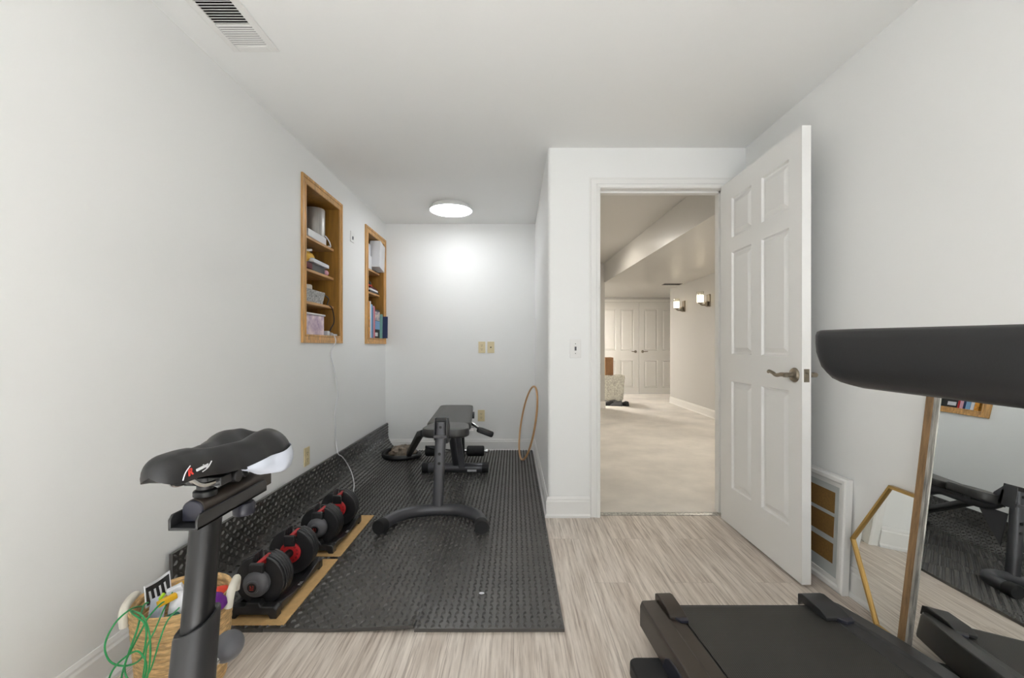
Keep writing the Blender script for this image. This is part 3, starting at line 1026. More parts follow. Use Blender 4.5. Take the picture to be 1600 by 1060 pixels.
def build_tile(ci, rj, label):
    b = B()
    cell = TP / TN
    cx, cy = (ci + 0.5) * TP, (rj + 0.5) * TP
    own = set()
    for i in range(ci * TN - 1, (ci + 1) * TN + 1):
        for j in range(rj * TN - 1, (rj + 1) * TN + 1):
            oi, oj = i // TN, j // TN
            # teeth: the first row of cells past a joint alternately belongs to the tile before it
            if 0 < i < 3 * TN and i % TN == 0 and (j // 2) % 2 == 0 and 2 < j % TN < TN - 3:
                oi = i // TN - 1
            if 0 < j < 5 * TN and j % TN == 0 and (i // 2) % 2 == 0 and 2 < i % TN < TN - 3:
                oj = j // TN - 1
            if i < 0 or j < 0 or i >= 3 * TN or j >= 5 * TN:
                continue
            if (oi, oj) == (ci, rj):
                own.add((i, j))
    vt, vb = {}, {}

    def P(i, j, w):
        a, y = i * cell, j * cell
        a = cx + (a - cx) * 0.9962
        y = cy + (y - cy) * 0.9962
        p = matpos(a, y, w)
        if (ci, rj) == (1, 0):
            p.z += 0.014 * max(0, 1 - y / 0.10) ** 2 * max(0, 1 - (a - TP) / 0.30) ** 1.5
        if ci < 2:
            p.z += 0.0012 * noise.noise(Vector((a * 5, y * 5, 0))) + 0.0012
        return p

    def T(i, j):
        if (i, j) not in vt:
            vt[(i, j)] = b.v(P(i, j, TH))
        return vt[(i, j)]

    def U(i, j):
        if (i, j) not in vb:
            vb[(i, j)] = b.v(P(i, j, 0.0))
        return vb[(i, j)]
    for (i, j) in own:
        b.f([T(i, j), T(i, j + 1), T(i + 1, j + 1), T(i + 1, j)])
        for di, dj, p, q in ((-1, 0, (0, 0), (0, 1)), (1, 0, (1, 1), (1, 0)), (0, -1, (1, 0), (0, 0)), (0, 1, (0, 1), (1, 1))):
            if (i + di, j + dj) not in own:
                b.f([T(i + q[0], j + q[1]), T(i + p[0], j + p[1]), U(i + p[0], j + p[1]), U(i + q[0], j + q[1])])
    # raised tread: short bars, alternately turned
    pitch = TP / 21
    for i in range(21):
        for j in range(21):
            a0, y0 = ci * TP + (i + 0.5) * pitch, rj * TP + (j + 0.5) * pitch
            an = pi / 4 if (i + j) % 2 else -pi / 4
            ca, sa = cos(an), sin(an)
            hl, hw, hh = 0.0124, 0.0044, 0.0068

            def q(l, w, h):
                p = matpos(cx + (a0 + ca * l - sa * w - cx) * 0.9962, cy + (y0 + sa * l + ca * w - cy) * 0.9962, TH + h)
                if (ci, rj) == (1, 0):
                    p.z += 0.014 * max(0, 1 - y0 / 0.10) ** 2 * max(0, 1 - (a0 - TP) / 0.30) ** 1.5
                if ci < 2:
                    p.z += 0.0012 * noise.noise(Vector((a0 * 5, y0 * 5, 0))) + 0.0012
                return b.v(p)
            base = [q(-hl, 0, -.0012), q(-hl * .55, hw, -.0012), q(hl * .55, hw, -.0012), q(hl, 0, -.0012), q(hl * .55, -hw, -.0012), q(-hl * .55, -hw, -.0012)]
            r0, r1 = q(-hl * .5, 0, hh), q(hl * .5, 0, hh)
            b.f([base[0], base[1], r0])
            b.f([base[1], base[2], r1, r0])
            b.f([base[2], base[3], r1])
            b.f([base[3], base[4], r1])
            b.f([base[4], base[5], r0, r1])
            b.f([base[5], base[0], r0])
    fin('foam_tile', b, FOAM, label=label, cat='floor mat', group='interlocking black foam tiles', smooth=20)


crow = ['front row', 'second row from the front', 'middle row', 'fourth row, under the far part of the bench', 'back row against the end wall']
tl = {
    (0, 0): 'black foam tile at the front right corner of the mat, beside the vinyl floor',
    (1, 0): 'black foam tile at the front of the mat between curled tile and right corner tile',
    (2, 0): 'nearest black foam tile curling up the left wall, beside the front dumbbell',
    (0, 1): 'black foam tile at the right edge of the mat, second from the front',
    (1, 1): 'black foam tile in the middle column under the front foot of the bench',
    (2, 1): 'black foam tile curling up the left wall, second from the front, beside the rear dumbbell',
    (0, 2): 'black foam tile at the right edge of the mat beside the alcove wall corner',
    (1, 2): 'black foam tile in the middle column under the bench seat',
    (2, 2): 'black foam tile curling up the left wall below the outlet, third from the front',
    (0, 3): 'black foam tile at the right edge of the mat, last before the hoop',
    (1, 3): 'black foam tile in the middle column under the rear foot of the bench',
    (2, 3): 'black foam tile curling up the left wall, second from the end wall',
    (0, 4): 'black foam tile in the back right corner under the wooden hoop',
    (1, 4): 'black foam tile against the end wall behind the foam rollers',
    (2, 4): 'black foam tile curling up the wall in the back left corner',
}
for (ci, rj), lab in tl.items():
    build_tile(ci, rj, lab)
MZ = 0.0175                               # top of the mat with its tread

# ------------------------------------------------------------------ wooden hoop
A, Bq = pt(811.5, 719, 4.07), None
b = B()
hc = V(0.128, 4.08, MZ + 0.342)
hu = (V(0.195, 4.06, 0.695) - V(0.060, 4.10, 0.02)).normalized()          # up along the hoop
hv = V(0.085, -0.62, 0)
hv = (hv - hu * hv.dot(hu)).normalized()
hr = 0.338
b.tube([hc + hu * hr * sin(a) + hv * hr * cos(a) for a in [i * 2 * pi / 72 for i in range(72)]], 0.0088, 10, closed=True)
solid('wooden_hoop', 'thin pale wooden hoop leaning against the wall in the back right corner', 'hoop', b, BAMBOO)

# ------------------------------------------------------------------ cardboard, trays and dumbbells
for y0, y1, lab in ((1.655, 2.165, 'cardboard sheet under the front dumbbell tray'), (2.195, 2.725, 'cardboard sheet under the rear dumbbell tray')):
    b = B().box((-1.09, y0, MZ), (-0.864, y1, MZ + 0.005))
    solid('cardboard_sheet', lab, 'cardboard', b, CARD, group='cardboard sheets on the mat', bevel=0.001)
TZ = MZ + 0.005


def make_tray(label):
    t = thing('dumbbell_tray', label, 'tray', (0, 0, 0), 'dumbbell trays')
    b = B()
    prof = [(-0.092, 0), (-0.066, 0), (-0.058, 0.016), (0.058, 0.016), (0.066, 0), (0.092, 0), (0.092, 0.036), (0.082, 0.046), (0.030, 0.046), (0.024, 0.062), (-0.024, 0.062), (-0.030, 0.046), (-0.082, 0.046), (-0.092, 0.036)]
    b.prism(prof, 'y', -0.205, -0.168)
    b.prism(prof, 'y', 0.168, 0.205)
    for s in (-1, 1):
        side = [(-0.17, 0.012), (0.17, 0.012), (0.17, 0.046), (0.12, 0.040), (0.07, 0.028), (-0.07, 0.028), (-0.12, 0.040), (-0.17, 0.046)]
        b.prism(side, 'x', s * 0.092, s * 0.066)
    b.box((-0.07, -0.17, 0.012), (0.07, 0.17, 0.020))
    fin('tray_body', b, BLACK, t, bevel=0.005, seg=3)
    b = B().obox((0.0865, 0.0, 0.0286), (0.020, 0.062, 0.0008), (0, 0.0, 0))
    lb = fin('label_plate', b, BLACKS, t, 'black label with white lettering')
    text('lettering', 'FU3.', 0.017, WHITEP, basis((0, 1, 0), (-1, 0, 0), (0.0865, 0.0, 0.0292)), lb)
    return t


def make_dumbbell(label):
    t = thing('adjustable_dumbbell', label, 'dumbbell', (0, 0, 0), 'adjustable dumbbells')
    C = 0.122                             # height of the axis above the cardboard
    R = 0.100

    def plate_outline(R):
        out = []
        w = 0.026
        a0 = math.asin(w / R)
        n = 40
        for i in range(n + 1):
            a = pi / 2 - a0 - i * (2 * pi - 2 * a0) / n
            out.append((R * cos(a), C + R * sin(a)))
        out += [(-w, C + 0.055), (w, C + 0.055)]
        return out
    for s in (-1, 1):
        for k in range(5):
            y = s * (0.086 + k * 0.0150)
            b = B().prism(plate_outline(R - (0.004 if k in (4,) else 0)), 'y', y, y + s * 0.0118)
            fin('plate', b, BLACK, t, bevel=0.003)
    b = B().cyl((0, -0.080, C), (0, 0.080, C), 0.017, n=20)
    b.lathe([(0.017, -0.04), (0.021, -0.02), (0.0215, 0.0), (0.021, 0.02), (0.017, 0.04)], (0, 0, C), (0, 1, 0), 20)
    fin('handle', b, RUBBER, t)
    for s in (-1, 1):
        b = B().box((-0.009, s * 0.075, C + 0.055), (0.009, s * 0.166, C + 0.076))
        fin('selector_strip', b, RED, t, 'red strip along the plate slots', bevel=0.003)
    for s in (-1, 1):
        b = B().box((-0.027, s * 0.165, C + 0.025), (0.027, s * 0.185, C + 0.078))
        fin('bracket', b, BLACK, t, bevel=0.006, seg=3)
        b = B().box((-0.025, s * 0.068, C + 0.03), (0.025, s * 0.082, C + 0.080))
        fin('bracket', b, BLACK, t, bevel=0.006, seg=3)
        b = B().lathe([(0.001, 0), (0.048, 0), (0.050, 0.006), (0.049, 0.022), (0.040, 0.034), (0.026, 0.038), (0.024, 0.046), (0.020, 0.047), (0.019, 0.044), (0.001, 0.044)], (0, s * 0.164, C), (0, s, 0), 36)
        kb = fin('end_knob', b, GREYP, t, 'grey domed end knob')
        b = B().lathe([(0.001, 0), (0.0175, 0), (0.0175, 0.0015), (0.001, 0.0015)], (0, s * 0.208, C), (0, s, 0), 24)
        fin('weight_display', b, BLACKS, kb, 'black weight display')
        if s < 0:
            text('digits', '5.2', 0.014, REDD, basis((1, 0, 0), (0, 0, 1), (0, -0.2098, C + 0.003)), kb)
            b = B().box((-0.008, -0.2101, C - 0.008), (0.007, -0.2093, C - 0.006))
            fin('digit_bar', b, REDD, kb)
        # red number dial on the inner side
        b = B().lathe([(0.001, 0), (0.046, 0), (0.046, 0.007), (0.043, 0.009), (0.001, 0.009)], (0, s * 0.085, C), (0, -s, 0), 36)
        dl = fin('number_dial', b, RED, t, 'red dial with dark numbers')
        for q, num in enumerate(('5', '10', '15', '20', '25', '30', '35', '40', '45', '50')):
            a = pi / 2 - (q - 2) * 2 * pi / 13 + 0.25
            rad = (cos(a), 0, sin(a))
            p = V(0.034 * cos(a) * (1 if s > 0 else -1), s * 0.0755, C + 0.034 * sin(a))
            up = V(cos(a) * (1 if s > 0 else -1), 0, sin(a))
            text('dial_number', num, 0.011, DARKH, basis(up.cross(V(0, -s, 0)), up, p), dl)
    return t


tray = make_tray('black tray on the front cardboard sheet holding the nearer dumbbell')
db = make_dumbbell('black adjustable dumbbell with red dial in the front tray')
trays = [(V(-1.0, 1.89, TZ)), V(-1.0, 2.42, TZ)]
tray.location = trays[0]
db.location = trays[0]
copy_tree(tray, trays[1], 'black tray on the rear cardboard sheet holding the farther dumbbell')
copy_tree(db, trays[1], 'black adjustable dumbbell with red dial in the rear tray')

b = crumple((-0.138, 1.868, MZ + 0.003), (0.012, 0.006, 0.004), 2, 0.4, 14, 8)
solid('paper_scrap', 'tiny white scrap lying on the front right foam tile', 'scrap', b, PAPER)

# ------------------------------------------------------------------ weight bench
wb = thing('weight_bench', 'dark grey flat weight bench with black padded seat standing on the mats', 'weight bench', (-0.46, 2.9, MZ))
fz = MZ + 0.036
foot = [(-0.752, 2.462, fz + 0.004), (-0.738, 2.53, fz), (-0.70, 2.612, fz), (-0.635, 2.682, fz), (-0.55, 2.722, fz), (-0.46, 2.732, fz), (-0.37, 2.728, fz), (-0.29, 2.700, fz), (-0.225, 2.64, fz), (-0.192, 2.56, fz), (-0.180, 2.462, fz + 0.004)]
b = B().tube(spline(foot, 6), 0.035, 20)
fin('front_foot', b, STEEL, wb)
for e, f in ((0, 1), (-1, -2)):
    p, q = Vector(foot[e]), Vector(foot[f])
    d = (p - q).normalized()
    b = B().lathe([(0.001, -0.045), (0.038, -0.045), (0.040, -0.04), (0.040, 0.008), (0.036, 0.014), (0.001, 0.014)], p, d, 28)
    fin('end_cap', b, RUBBER, wb, 'black rubber end cap')
PB, PT = V(-0.472, 2.735, MZ + 0.06), V(-0.461, 2.80, 0.605)


def oval(w, d, n=24, p=3.2):
    out = []
    for i in range(n):
        a = 2 * pi * i / n
        c, s = cos(a), sin(a)
        k = (abs(c) ** p + abs(s) ** p) ** (-1 / p)
        out.append((c * k * w, s * k * d))
    return out


b = B().tube([PB, PB.lerp(PT, 0.5), PT - V(0, 0, 0.02)], 1.0, up=(0, -1, 0), prof=oval(0.033, 0.028))
fin('upright_post', b, STEEL, wb)
b = B()
for z in (0.395, 0.338):
    f_ = (z - PB.z) / (PT.z - PB.z)
    p = PB.lerp(PT, f_)
    b.cyl(p + V(0.002, -0.032, 0), p + V(0.002, -0.025, 0), 0.009, n=16)
fin('pin_hole', b, DARKH, wb)
b = B()
b.prism([(2.765, 0.475), (2.825, 0.475), (2.90, 0.50), (2.90, 0.54), (2.84, 0.612), (2.775, 0.612), (2.765, 0.56)], 'x', -0.502, -0.496)
b.prism([(2.765, 0.475), (2.825, 0.475), (2.90, 0.50), (2.90, 0.54), (2.84, 0.612), (2.775, 0.612), (2.765, 0.56)], 'x', -0.426, -0.420)
b.box((-0.502, 2.755, 0.490), (-0.420, 2.766, 0.508))
b.box((-0.502, 2.84, 0.475), (-0.420, 2.86, 0.575))
fin('post_bracket', b, STEEL, wb, bevel=0.002)
b = B().lathe([(0.001, 0), (0.009, 0), (0.009, 0.006), (0.004, 0.007), (0.001, 0.007)], (-0.461, 2.772, 0.558), (0, -1, 0), 12)
b.box((-0.494, 2.79, 0.525), (-0.428, 2.86, 0.614))
fin('pivot_bolt', b, BLACKS, wb)


def cushion(pts, z0, z1, tilt=0.0):
    """rounded pad from a plan outline; domed top"""
    b = B()
    n = len(pts)
    cx = sum(p[0] for p in pts) / n
    cy = sum(p[1] for p in pts) / n
    rings = []
    H = z1 - z0
    for sc, z in ((0.90, 0), (0.97, 0.08 * H), (1.0, 0.25 * H), (1.0, 0.7 * H), (0.975, 0.88 * H), (0.93, 0.97 * H), (0.8, H), (0.4, H * 1.04)):
        rings.append([(cx + (x - cx) * (1 - (1 - sc) * (0.25 if abs(y - cy) < 0 else 0.6)), cy + (y - cy) * (1 - (1 - sc) * 0.35), z0 + z + tilt * (y - cy)) for x, y in pts])
    b.loft(rings)
    return b


def rrect(x0, x1, y0, y1, r, k=6, x0b=None, x1b=None):
    """rounded outline, the far side (y1) may have its own half-widths"""
    x0b = x0 if x0b is None else x0b
    x1b = x1 if x1b is None else x1b
    out = []
    for cx, cy, a0 in ((x1 - r, y0 + r, -pi / 2), (x1b - r, y1 - r, 0), (x0b + r, y1 - r, pi / 2), (x0 + r, y0 + r, pi)):
        for i in range(k + 1):
            a = a0 + i * pi / 2 / k
            out.append((cx + r * cos(a), cy + r * sin(a)))
    return out


b = cushion(rrect(-0.612, -0.298, 2.862, 3.150, 0.085, x0b=-0.60, x1b=-0.312), 0.468, 0.524)
fin('seat_cushion', b, VINYLG, wb, 'black padded seat')
b = cushion(rrect(-0.632, -0.312, 3.165, 3.93, 0.05, x0b=-0.652, x1b=-0.358), 0.475, 0.528, 0.045)
fin('back_cushion', b, VINYLG, wb, 'long black padded backrest')
b = B().tube(spline([(-0.461, 2.84, 0.53), (-0.463, 2.95, 0.445), (-0.468, 3.15, 0.435), (-0.472, 3.30, 0.430), (-0.478, 3.42, 0.36), (-0.482, 3.55, 0.22), (-0.484, 3.67, 0.075)], 6), 1.0, prof=oval(0.026, 0.03), up=(0, 0, 1))
fin('main_beam', b, STEEL, wb)
b = B().box((-0.50, 3.10, 0.44), (-0.44, 3.85, 0.47)).box((-0.58, 2.95, 0.452), (-0.34, 2.99, 0.47)).box((-0.60, 3.30, 0.455), (-0.36, 3.34, 0.478)).box((-0.60, 3.70, 0.47), (-0.38, 3.74, 0.495))
fin('cushion_frame', b, STEEL, wb, bevel=0.002)
b = B().prism([(2.83, 0.43), (3.02, 0.43), (2.83, 0.22)], 'x', -0.470, -0.464)
fin('gusset_plate', b, STEEL, wb)
b = B().prism([(-0.505, 0.46), (-0.455, 0.46), (-0.40, 0.07), (-0.45, 0.07)], 'y', 3.60, 3.64)
fin('rear_leg', b, STEEL, wb, bevel=0.004)
b = B().cyl((-0.425, 3.72, 0.08), (-0.435, 3.74, 0.48), 0.012, n=12)
fin('adjuster_rod', b, BLACKS, wb)
b = B().cyl((-0.705, 3.655, MZ + 0.042), (-0.262, 3.655, MZ + 0.042), 0.040, n=24)
rf = fin('rear_foot', b, STEEL, wb)
b = B().obox((-0.345, 3.617, MZ + 0.028), (0.075, 0.0015, 0.02), (0.35, 0, 0))
fin('sticker', b, PAPER, rf, 'white sticker')
for x0, x1 in ((-0.757, -0.705), (-0.262, -0.212)):
    b = B().cyl((x0, 3.655, MZ + 0.043), (x1, 3.655, MZ + 0.043), 0.043, n=24)
    fin('end_cap', b, RUBBER, wb, 'black rubber end cap')
# leg rollers behind the rear foot
b = B().cyl((-0.80, 4.0, 0.116), (-0.245, 4.0, 0.116), 0.012, n=14)
b.cyl((-0.25, 4.0, 0.116), (-0.238, 4.0, 0.116), 0.020, n=14)
fin('roller_rod', b, CHROME, wb, 'chrome roller rod')
for x0, x1 in ((-0.80, -0.70), (-0.425, -0.270)):
    b = B().lathe([(0.001, 0), (0.040, 0), (0.047, 0.008), (0.047, x1 - x0 - 0.008), (0.040, x1 - x0), (0.001, x1 - x0)], (x0, 4.0, 0.116), (1, 0, 0), 24)
    fin('foam_roller', b, RUBBER, wb, 'black foam roller')
b = B().cyl((-0.55, 4.0, 0.116), (-0.47, 4.0, 0.116), 0.048, n=20)
b.tube([(-0.49, 4.0, 0.12), (-0.485, 3.90, 0.30), (-0.48, 3.80, 0.46)], 0.022, 12)
fin('roller_arm', b, BLACKS, wb)
b = B().tube([(-0.70, 3.85, 0.17), (-0.77, 3.83, 0.195)], 0.010, 12).tube([(-0.70, 3.85, 0.17), (-0.50, 3.86, 0.15)], 0.008, 12)
fin('lock_pin', b, BLACKS, wb)
# lever with a padded grip on the right of the pad
b = B().tube([(-0.36, 3.36, 0.475), (-0.31, 3.33, 0.478), (-0.255, 3.30, 0.452), (-0.225, 3.30, 0.435)], 0.013, 12)
b.box((-0.36, 3.34, 0.425), (-0.305, 3.37, 0.45))
fin('lever_arm', b, CHROME, wb, 'chrome lever arm')
b = B()
m0 = b.mark()
b.box((-0.065, -0.02, -0.022), (0.065, 0.02, 0.022))
b.xform(Matrix.Translation((-0.215, 3.30, 0.425)) @ Matrix.Rotation(0.36, 4, 'Y'), m0)
fin('padded_grip', b, VINYL, wb, 'black padded grip', bevel=0.014, seg=3)
b = B().cyl((-0.36, 3.62, 0.50), (-0.325, 3.62, 0.50), 0.028, n=20)
fin('side_knob', b, BLACKS, wb)
# arm and loop reaching to the floor at the left of the bench
b = B().tube([(-0.635, 3.10, 0.455), (-0.69, 3.24, 0.42), (-0.955, 4.02, 0.085)], 1.0, prof=oval(0.024, 0.024, p=5))
fin('side_arm', b, BLACKS, wb)
lp = [(-0.93, 4.22, MZ + 0.030), (-0.885, 4.14, MZ + 0.032), (-0.90, 4.08, MZ + 0.030), (-1.00, 4.03, MZ + 0.026), (-1.12, 4.02, MZ + 0.026), (-1.215, 4.08, MZ + 0.03), (-1.20, 4.24, MZ + 0.05), (-1.10, 4.33, MZ + 0.03), (-0.98, 4.30, MZ + 0.03)]
b = B().tube(spline(lp, 6, True), 0.023, 14, closed=True)
fin('floor_loop', b, BLACKS, wb)


b = crumple((-1.055, 4.185, MZ + 0.045), (0.115, 0.11, 0.062), 3, 0.35)
for v_ in b.bm.verts:
    v_.co.z = max(v_.co.z, MZ + 0.001)
solid('crumpled_bag', 'crumpled grey-brown plastic bag lying inside the black loop on the mat', 'bag', b, BAGC)

# ------------------------------------------------------------------ exercise bike (rear half stands in view)
bk = thing('exercise_bike', 'black upright exercise bike with padded saddle in the left foreground', 'exercise bike', (-0.56, 0.75, 0))
SX = -0.560


def sad(s):
    """half-width, top height, bottom height at station s (0 nose, 1 tail)"""
    def it(t):
        for (a, va), (c, vc) in zip(t, t[1:]):
            if s <= c:
                f = (s - a) / (c - a)
                f = f * f * (3 - 2 * f)
                return va + (vc - va) * f
        return t[-1][1]
    WT_ = [(0, 0.030), (0.15, 0.032), (0.32, 0.036), (0.5, 0.048), (0.68, 0.074), (0.82, 0.089), (0.93, 0.086), (0.985, 0.066), (1.0, 0.045)]
    TT_ = [(0, 0.892), (0.2, 0.894), (0.45, 0.888), (0.62, 0.887), (0.82, 0.897), (0.95, 0.893), (1.0, 0.876)]
    ZT_ = [(0, 0.848), (0.2, 0.847), (0.45, 0.838), (0.62, 0.832), (0.8, 0.822), (1.0, 0.822)]
    w, t, z = it(WT_), it(TT_), it(ZT_)
    if s < 0.13:                          # bulbous nose
        g = sqrt(max(0.0, 1 - (1 - s / 0.13) ** 2))
        s0, s = s, 0.13
        w, t, z = it(WT_), it(TT_), it(ZT_)
        w, t, z = 0.002 + (w - 0.002) * g, 0.866 + (t - 0.866) * g, 0.864 + (z - 0.864) * g
    return w, t, z


SY0, SLEN = 0.676, 0.292
b = B()
rings = []
NS = 48
for i in range(NS + 1):
    s = (i / NS) ** 1.35
    w, t_, zb = sad(s)
    y = SY0 + s * SLEN
    ring = []
    nt_ = 32
    split = max(0, min(1, (s - 0.3) / 0.25))
    endf = max(0, min(1, (0.99 - s) / 0.12))
    for k in range(nt_ + 1):
        q = -1 + 2 * k / nt_
        aq = abs(q)
        lip = min(0.010, 0.25 * (t_ - zb))
        edge = (1 - aq ** 3.0)
        z = zb + lip + (t_ - zb - lip) * (edge ** 0.55 if edge > 0 else 0)
        # two humps with a groove along the middle
        gw = 0.24
        z -= 0.027 * split * endf * math.exp(-(q / gw) ** 2)
        z -= 0.010 * (1 - split) * max(0, min(1, (s - 0.12) / 0.2)) * aq ** 2
        ring.append((SX + w * q, y, z))
    ring.append((SX + w * 0.96, y, zb))
    ring.append((SX + w * 0.5, y, zb + 0.002))
    ring.append((SX - w * 0.5, y, zb + 0.002))
    ring.append((SX - w * 0.96, y, zb))
    rings.append(ring)
b.loft(rings)
sd = fin('saddle', b, VINYL, bk, 'black padded saddle', smooth=60)
# pale bumper wrapped round the underside of the tail
b = B()
N = 40
rows = [[] for _ in range(6)]
for i in range(N + 1):
    f = i / N * 2 - 1                     # -1 left start, 0 tail centre, +1 right start
    s = 1 - (abs(f) ** 1.7) * 0.45
    w, t_, zb = sad(min(s, 0.93))
    x = SX + w * math.copysign(min(1, abs(f) * 2.3) ** 0.62, f) if abs(f) < 0.435 else SX + math.copysign(sad(s)[0], f)
    y = SY0 + s * SLEN
    k = max(0.0, 1 - abs(f) ** 2.6)
    top = zb + 0.004 + 0.038 * k
    bot = zb - 0.014 * k ** 0.6 - 0.001
    for r_, (lam, out) in enumerate(((0, 1.01), (0.3, 1.045), (0.6, 1.04), (0.85, 1.0), (1.0, 0.93), (1.0, 0.6))):
        rows[r_].append(b.v((SX + (x - SX) * out, SY0 + SLEN * 0.6 + (y - SY0 - SLEN * 0.6) * out, top + (bot - top) * lam)))
for r_ in range(5):
    for i in range(N):
        b.f([rows[r_][i], rows[r_][i + 1], rows[r_ + 1][i + 1], rows[r_ + 1][i]])
fin('tail_bumper', b, PALEG, sd, 'pale grey glossy bumper round the saddle tail', smooth=60)
# lettering on the near flank, red initial and white strokes
LY = SY0 + 0.040
text('logo_initial', 'R', 0.0165, REDD, basis((0.09, 0.97, 0.10), (-0.32, 0, 0.95), (SX + 0.0340, LY, 0.8625)), sd, 0.0012, 0.3)
text('logo_lettering', 'unning', 0.0095, WHITEP, basis((0.09, 0.97, 0.12), (-0.32, 0, 0.95), (SX + 0.0365, LY + 0.024, 0.8645)), sd, 0.0012, 0.3)
b = B().tube(spline([(SX + 0.0315, LY - 0.012, 0.853), (SX + 0.0325, LY - 0.008, 0.864), (SX + 0.0330, LY + 0.002, 0.873)], 5), 0.0009, 6)
b.tube(spline([(SX + 0.0375, LY + 0.024, 0.857), (SX + 0.0382, LY + 0.036, 0.861), (SX + 0.0390, LY + 0.044, 0.870)], 5), 0.0009, 6)
fin('logo_stroke', b, WHITEP, sd)
b = B()
for s in (-1, 1):
    b.tube(spline([(SX + s * 0.016, SY0 + 0.06, 0.848), (SX + s * 0.024, SY0 + 0.085, 0.828), (SX + s * 0.026, SY0 + 0.15, 0.824), (SX + s * 0.032, SY0 + 0.20, 0.826), (SX + s * 0.045, SY0 + 0.25, 0.834)], 6), 0.0042, 8)
fin('saddle_rail', b, CHROME, sd, 'steel saddle rail')
b = B().cyl((SX, 0.80, 0.798), (SX, 0.80, 0.832), 0.0135, n=20)
b.lathe([(0.001, 0), (0.019, 0), (0.019, 0.010), (0.0135, 0.013), (0.001, 0.013)], (SX, 0.80, 0.797), n=20)
b.box((SX - 0.034, 0.792, 0.816), (SX + 0.034, 0.822, 0.832))
b.cyl((SX - 0.038, 0.838, 0.822), (SX + 0.038, 0.838, 0.822), 0.012, n=14)
b.cyl((SX - 0.036, 0.862, 0.820), (SX + 0.036, 0.862, 0.820), 0.008, n=14)
fin('saddle_clamp', b, BLACKS, bk, bevel=0.0015)
b = B()
prof = [(0.0185, -0.018), (0.0185, 0.004)] + [(0.0185 * cos(a), 0.004 + 0.016 * sin(a)) for a in [i * pi / 12 for i in range(1, 12)]] + [(-0.0185, 0.004), (-0.0185, -0.018)]
b.tube([(SX, 0.772, 0.779), (SX, 0.985, 0.779)], 1.0, prof=prof, up=(0, 0, 1))
fin('slider_tube', b, RAILB, bk, bevel=0.002)
b = B()
b.tube([(SX, 0.767, 0.779), (SX, 0.773, 0.779)], 0.97, prof=prof, up=(0, 0, 1))
fin('tube_cap', b, BLUEP, bk, 'dark plastic end cap', bevel=0.0025)
b = B()
b.box((SX - 0.025, 0.745, 0.755), (SX + 0.025, 0.948, 0.760))
b.prism([(0.745, 0.755), (0.955, 0.755), (0.955, 0.772), (0.948, 0.781), (0.752, 0.781), (0.745, 0.774)], 'x', SX - 0.025, SX - 0.0205)
b.prism([(0.745, 0.755), (0.955, 0.755), (0.955, 0.772), (0.948, 0.781), (0.752, 0.781), (0.745, 0.774)], 'x', SX + 0.0205, SX + 0.025)
fin('slider_channel', b, BLACK, bk, bevel=0.0012)
b = B().lathe([(0.001, 0), (0.019, 0), (0.0205, 0.003), (0.0205, 0.020), (0.018, 0.024), (0.001, 0.024)], (SX + 0.006, 0.905, 0.724), n=28)
b.cyl((SX + 0.006, 0.905, 0.745), (SX + 0.006, 0.905, 0.758), 0.008, n=12)
fin('slider_knob', b, BLUEP, bk, 'round plastic adjusting knob')
P0, P1 = V(SX - 0.003, 0.808, 0.757), V(SX - 0.006, 0.748, 0.26)
b = B().tube([P0, P0.lerp(P1, 0.5), P1], 1.0, prof=oval(0.0225, 0.025, p=2.5), up=(0, -1, 0))
fin('seat_post', b, BLACKS, bk)
ax = (P1 - P0).normalized()
b = B()
q0, q1 = P0.lerp(P1, 0.355), P0.lerp(P1, 1.42)
rings = []
for c, inn, sl in ((q0, 0.9, 1), (q0, 1.0, 1), (q0.lerp(q1, 0.012), 1.05, 1), (q1, 1.18, 0)):
    ring = []
    for x, d in oval(0.0285, 0.035, p=2.8):
        ring.append(V(c.x + x * inn, c.y - d * inn, c.z + (0.38 * x - 0.22 * d) * sl))
    rings.append(ring)
rings[0] = [p - V(0, 0, 0.004) for p in rings[0]]
b.loft(rings)
fin('post_sleeve', b, BLACK, bk, smooth=30, bevel=0.002)
b = B().ball((-0.572, 0.882, 0.4675), (0.0275, 0.0275, 0.030), 28, 18, (0.3, 1, 0.25))
pk = fin('pull_knob', b, GREYP, bk, 'round dark grey pull knob')
b = B().cyl((-0.583, 0.835, 0.452), (-0.576, 0.865, 0.462), 0.009, n=14)
fin('knob_stem', b, CHROME, pk, 'chrome knob stem')
b = B().tube([(SX, 0.70, 0.09), (SX, 0.35, 0.11), (SX, 0.02, 0.10)], 1.0, prof=oval(0.035, 0.045), up=(0, 0, 1))
fin('main_beam', b, BLACK, bk)
for y in (0.72, 0.03):
    b = B().cyl((SX - 0.26, y, 0.035), (SX + 0.26, y, 0.035), 0.034, n=20)
    fin('floor_bar', b, BLACK, bk)

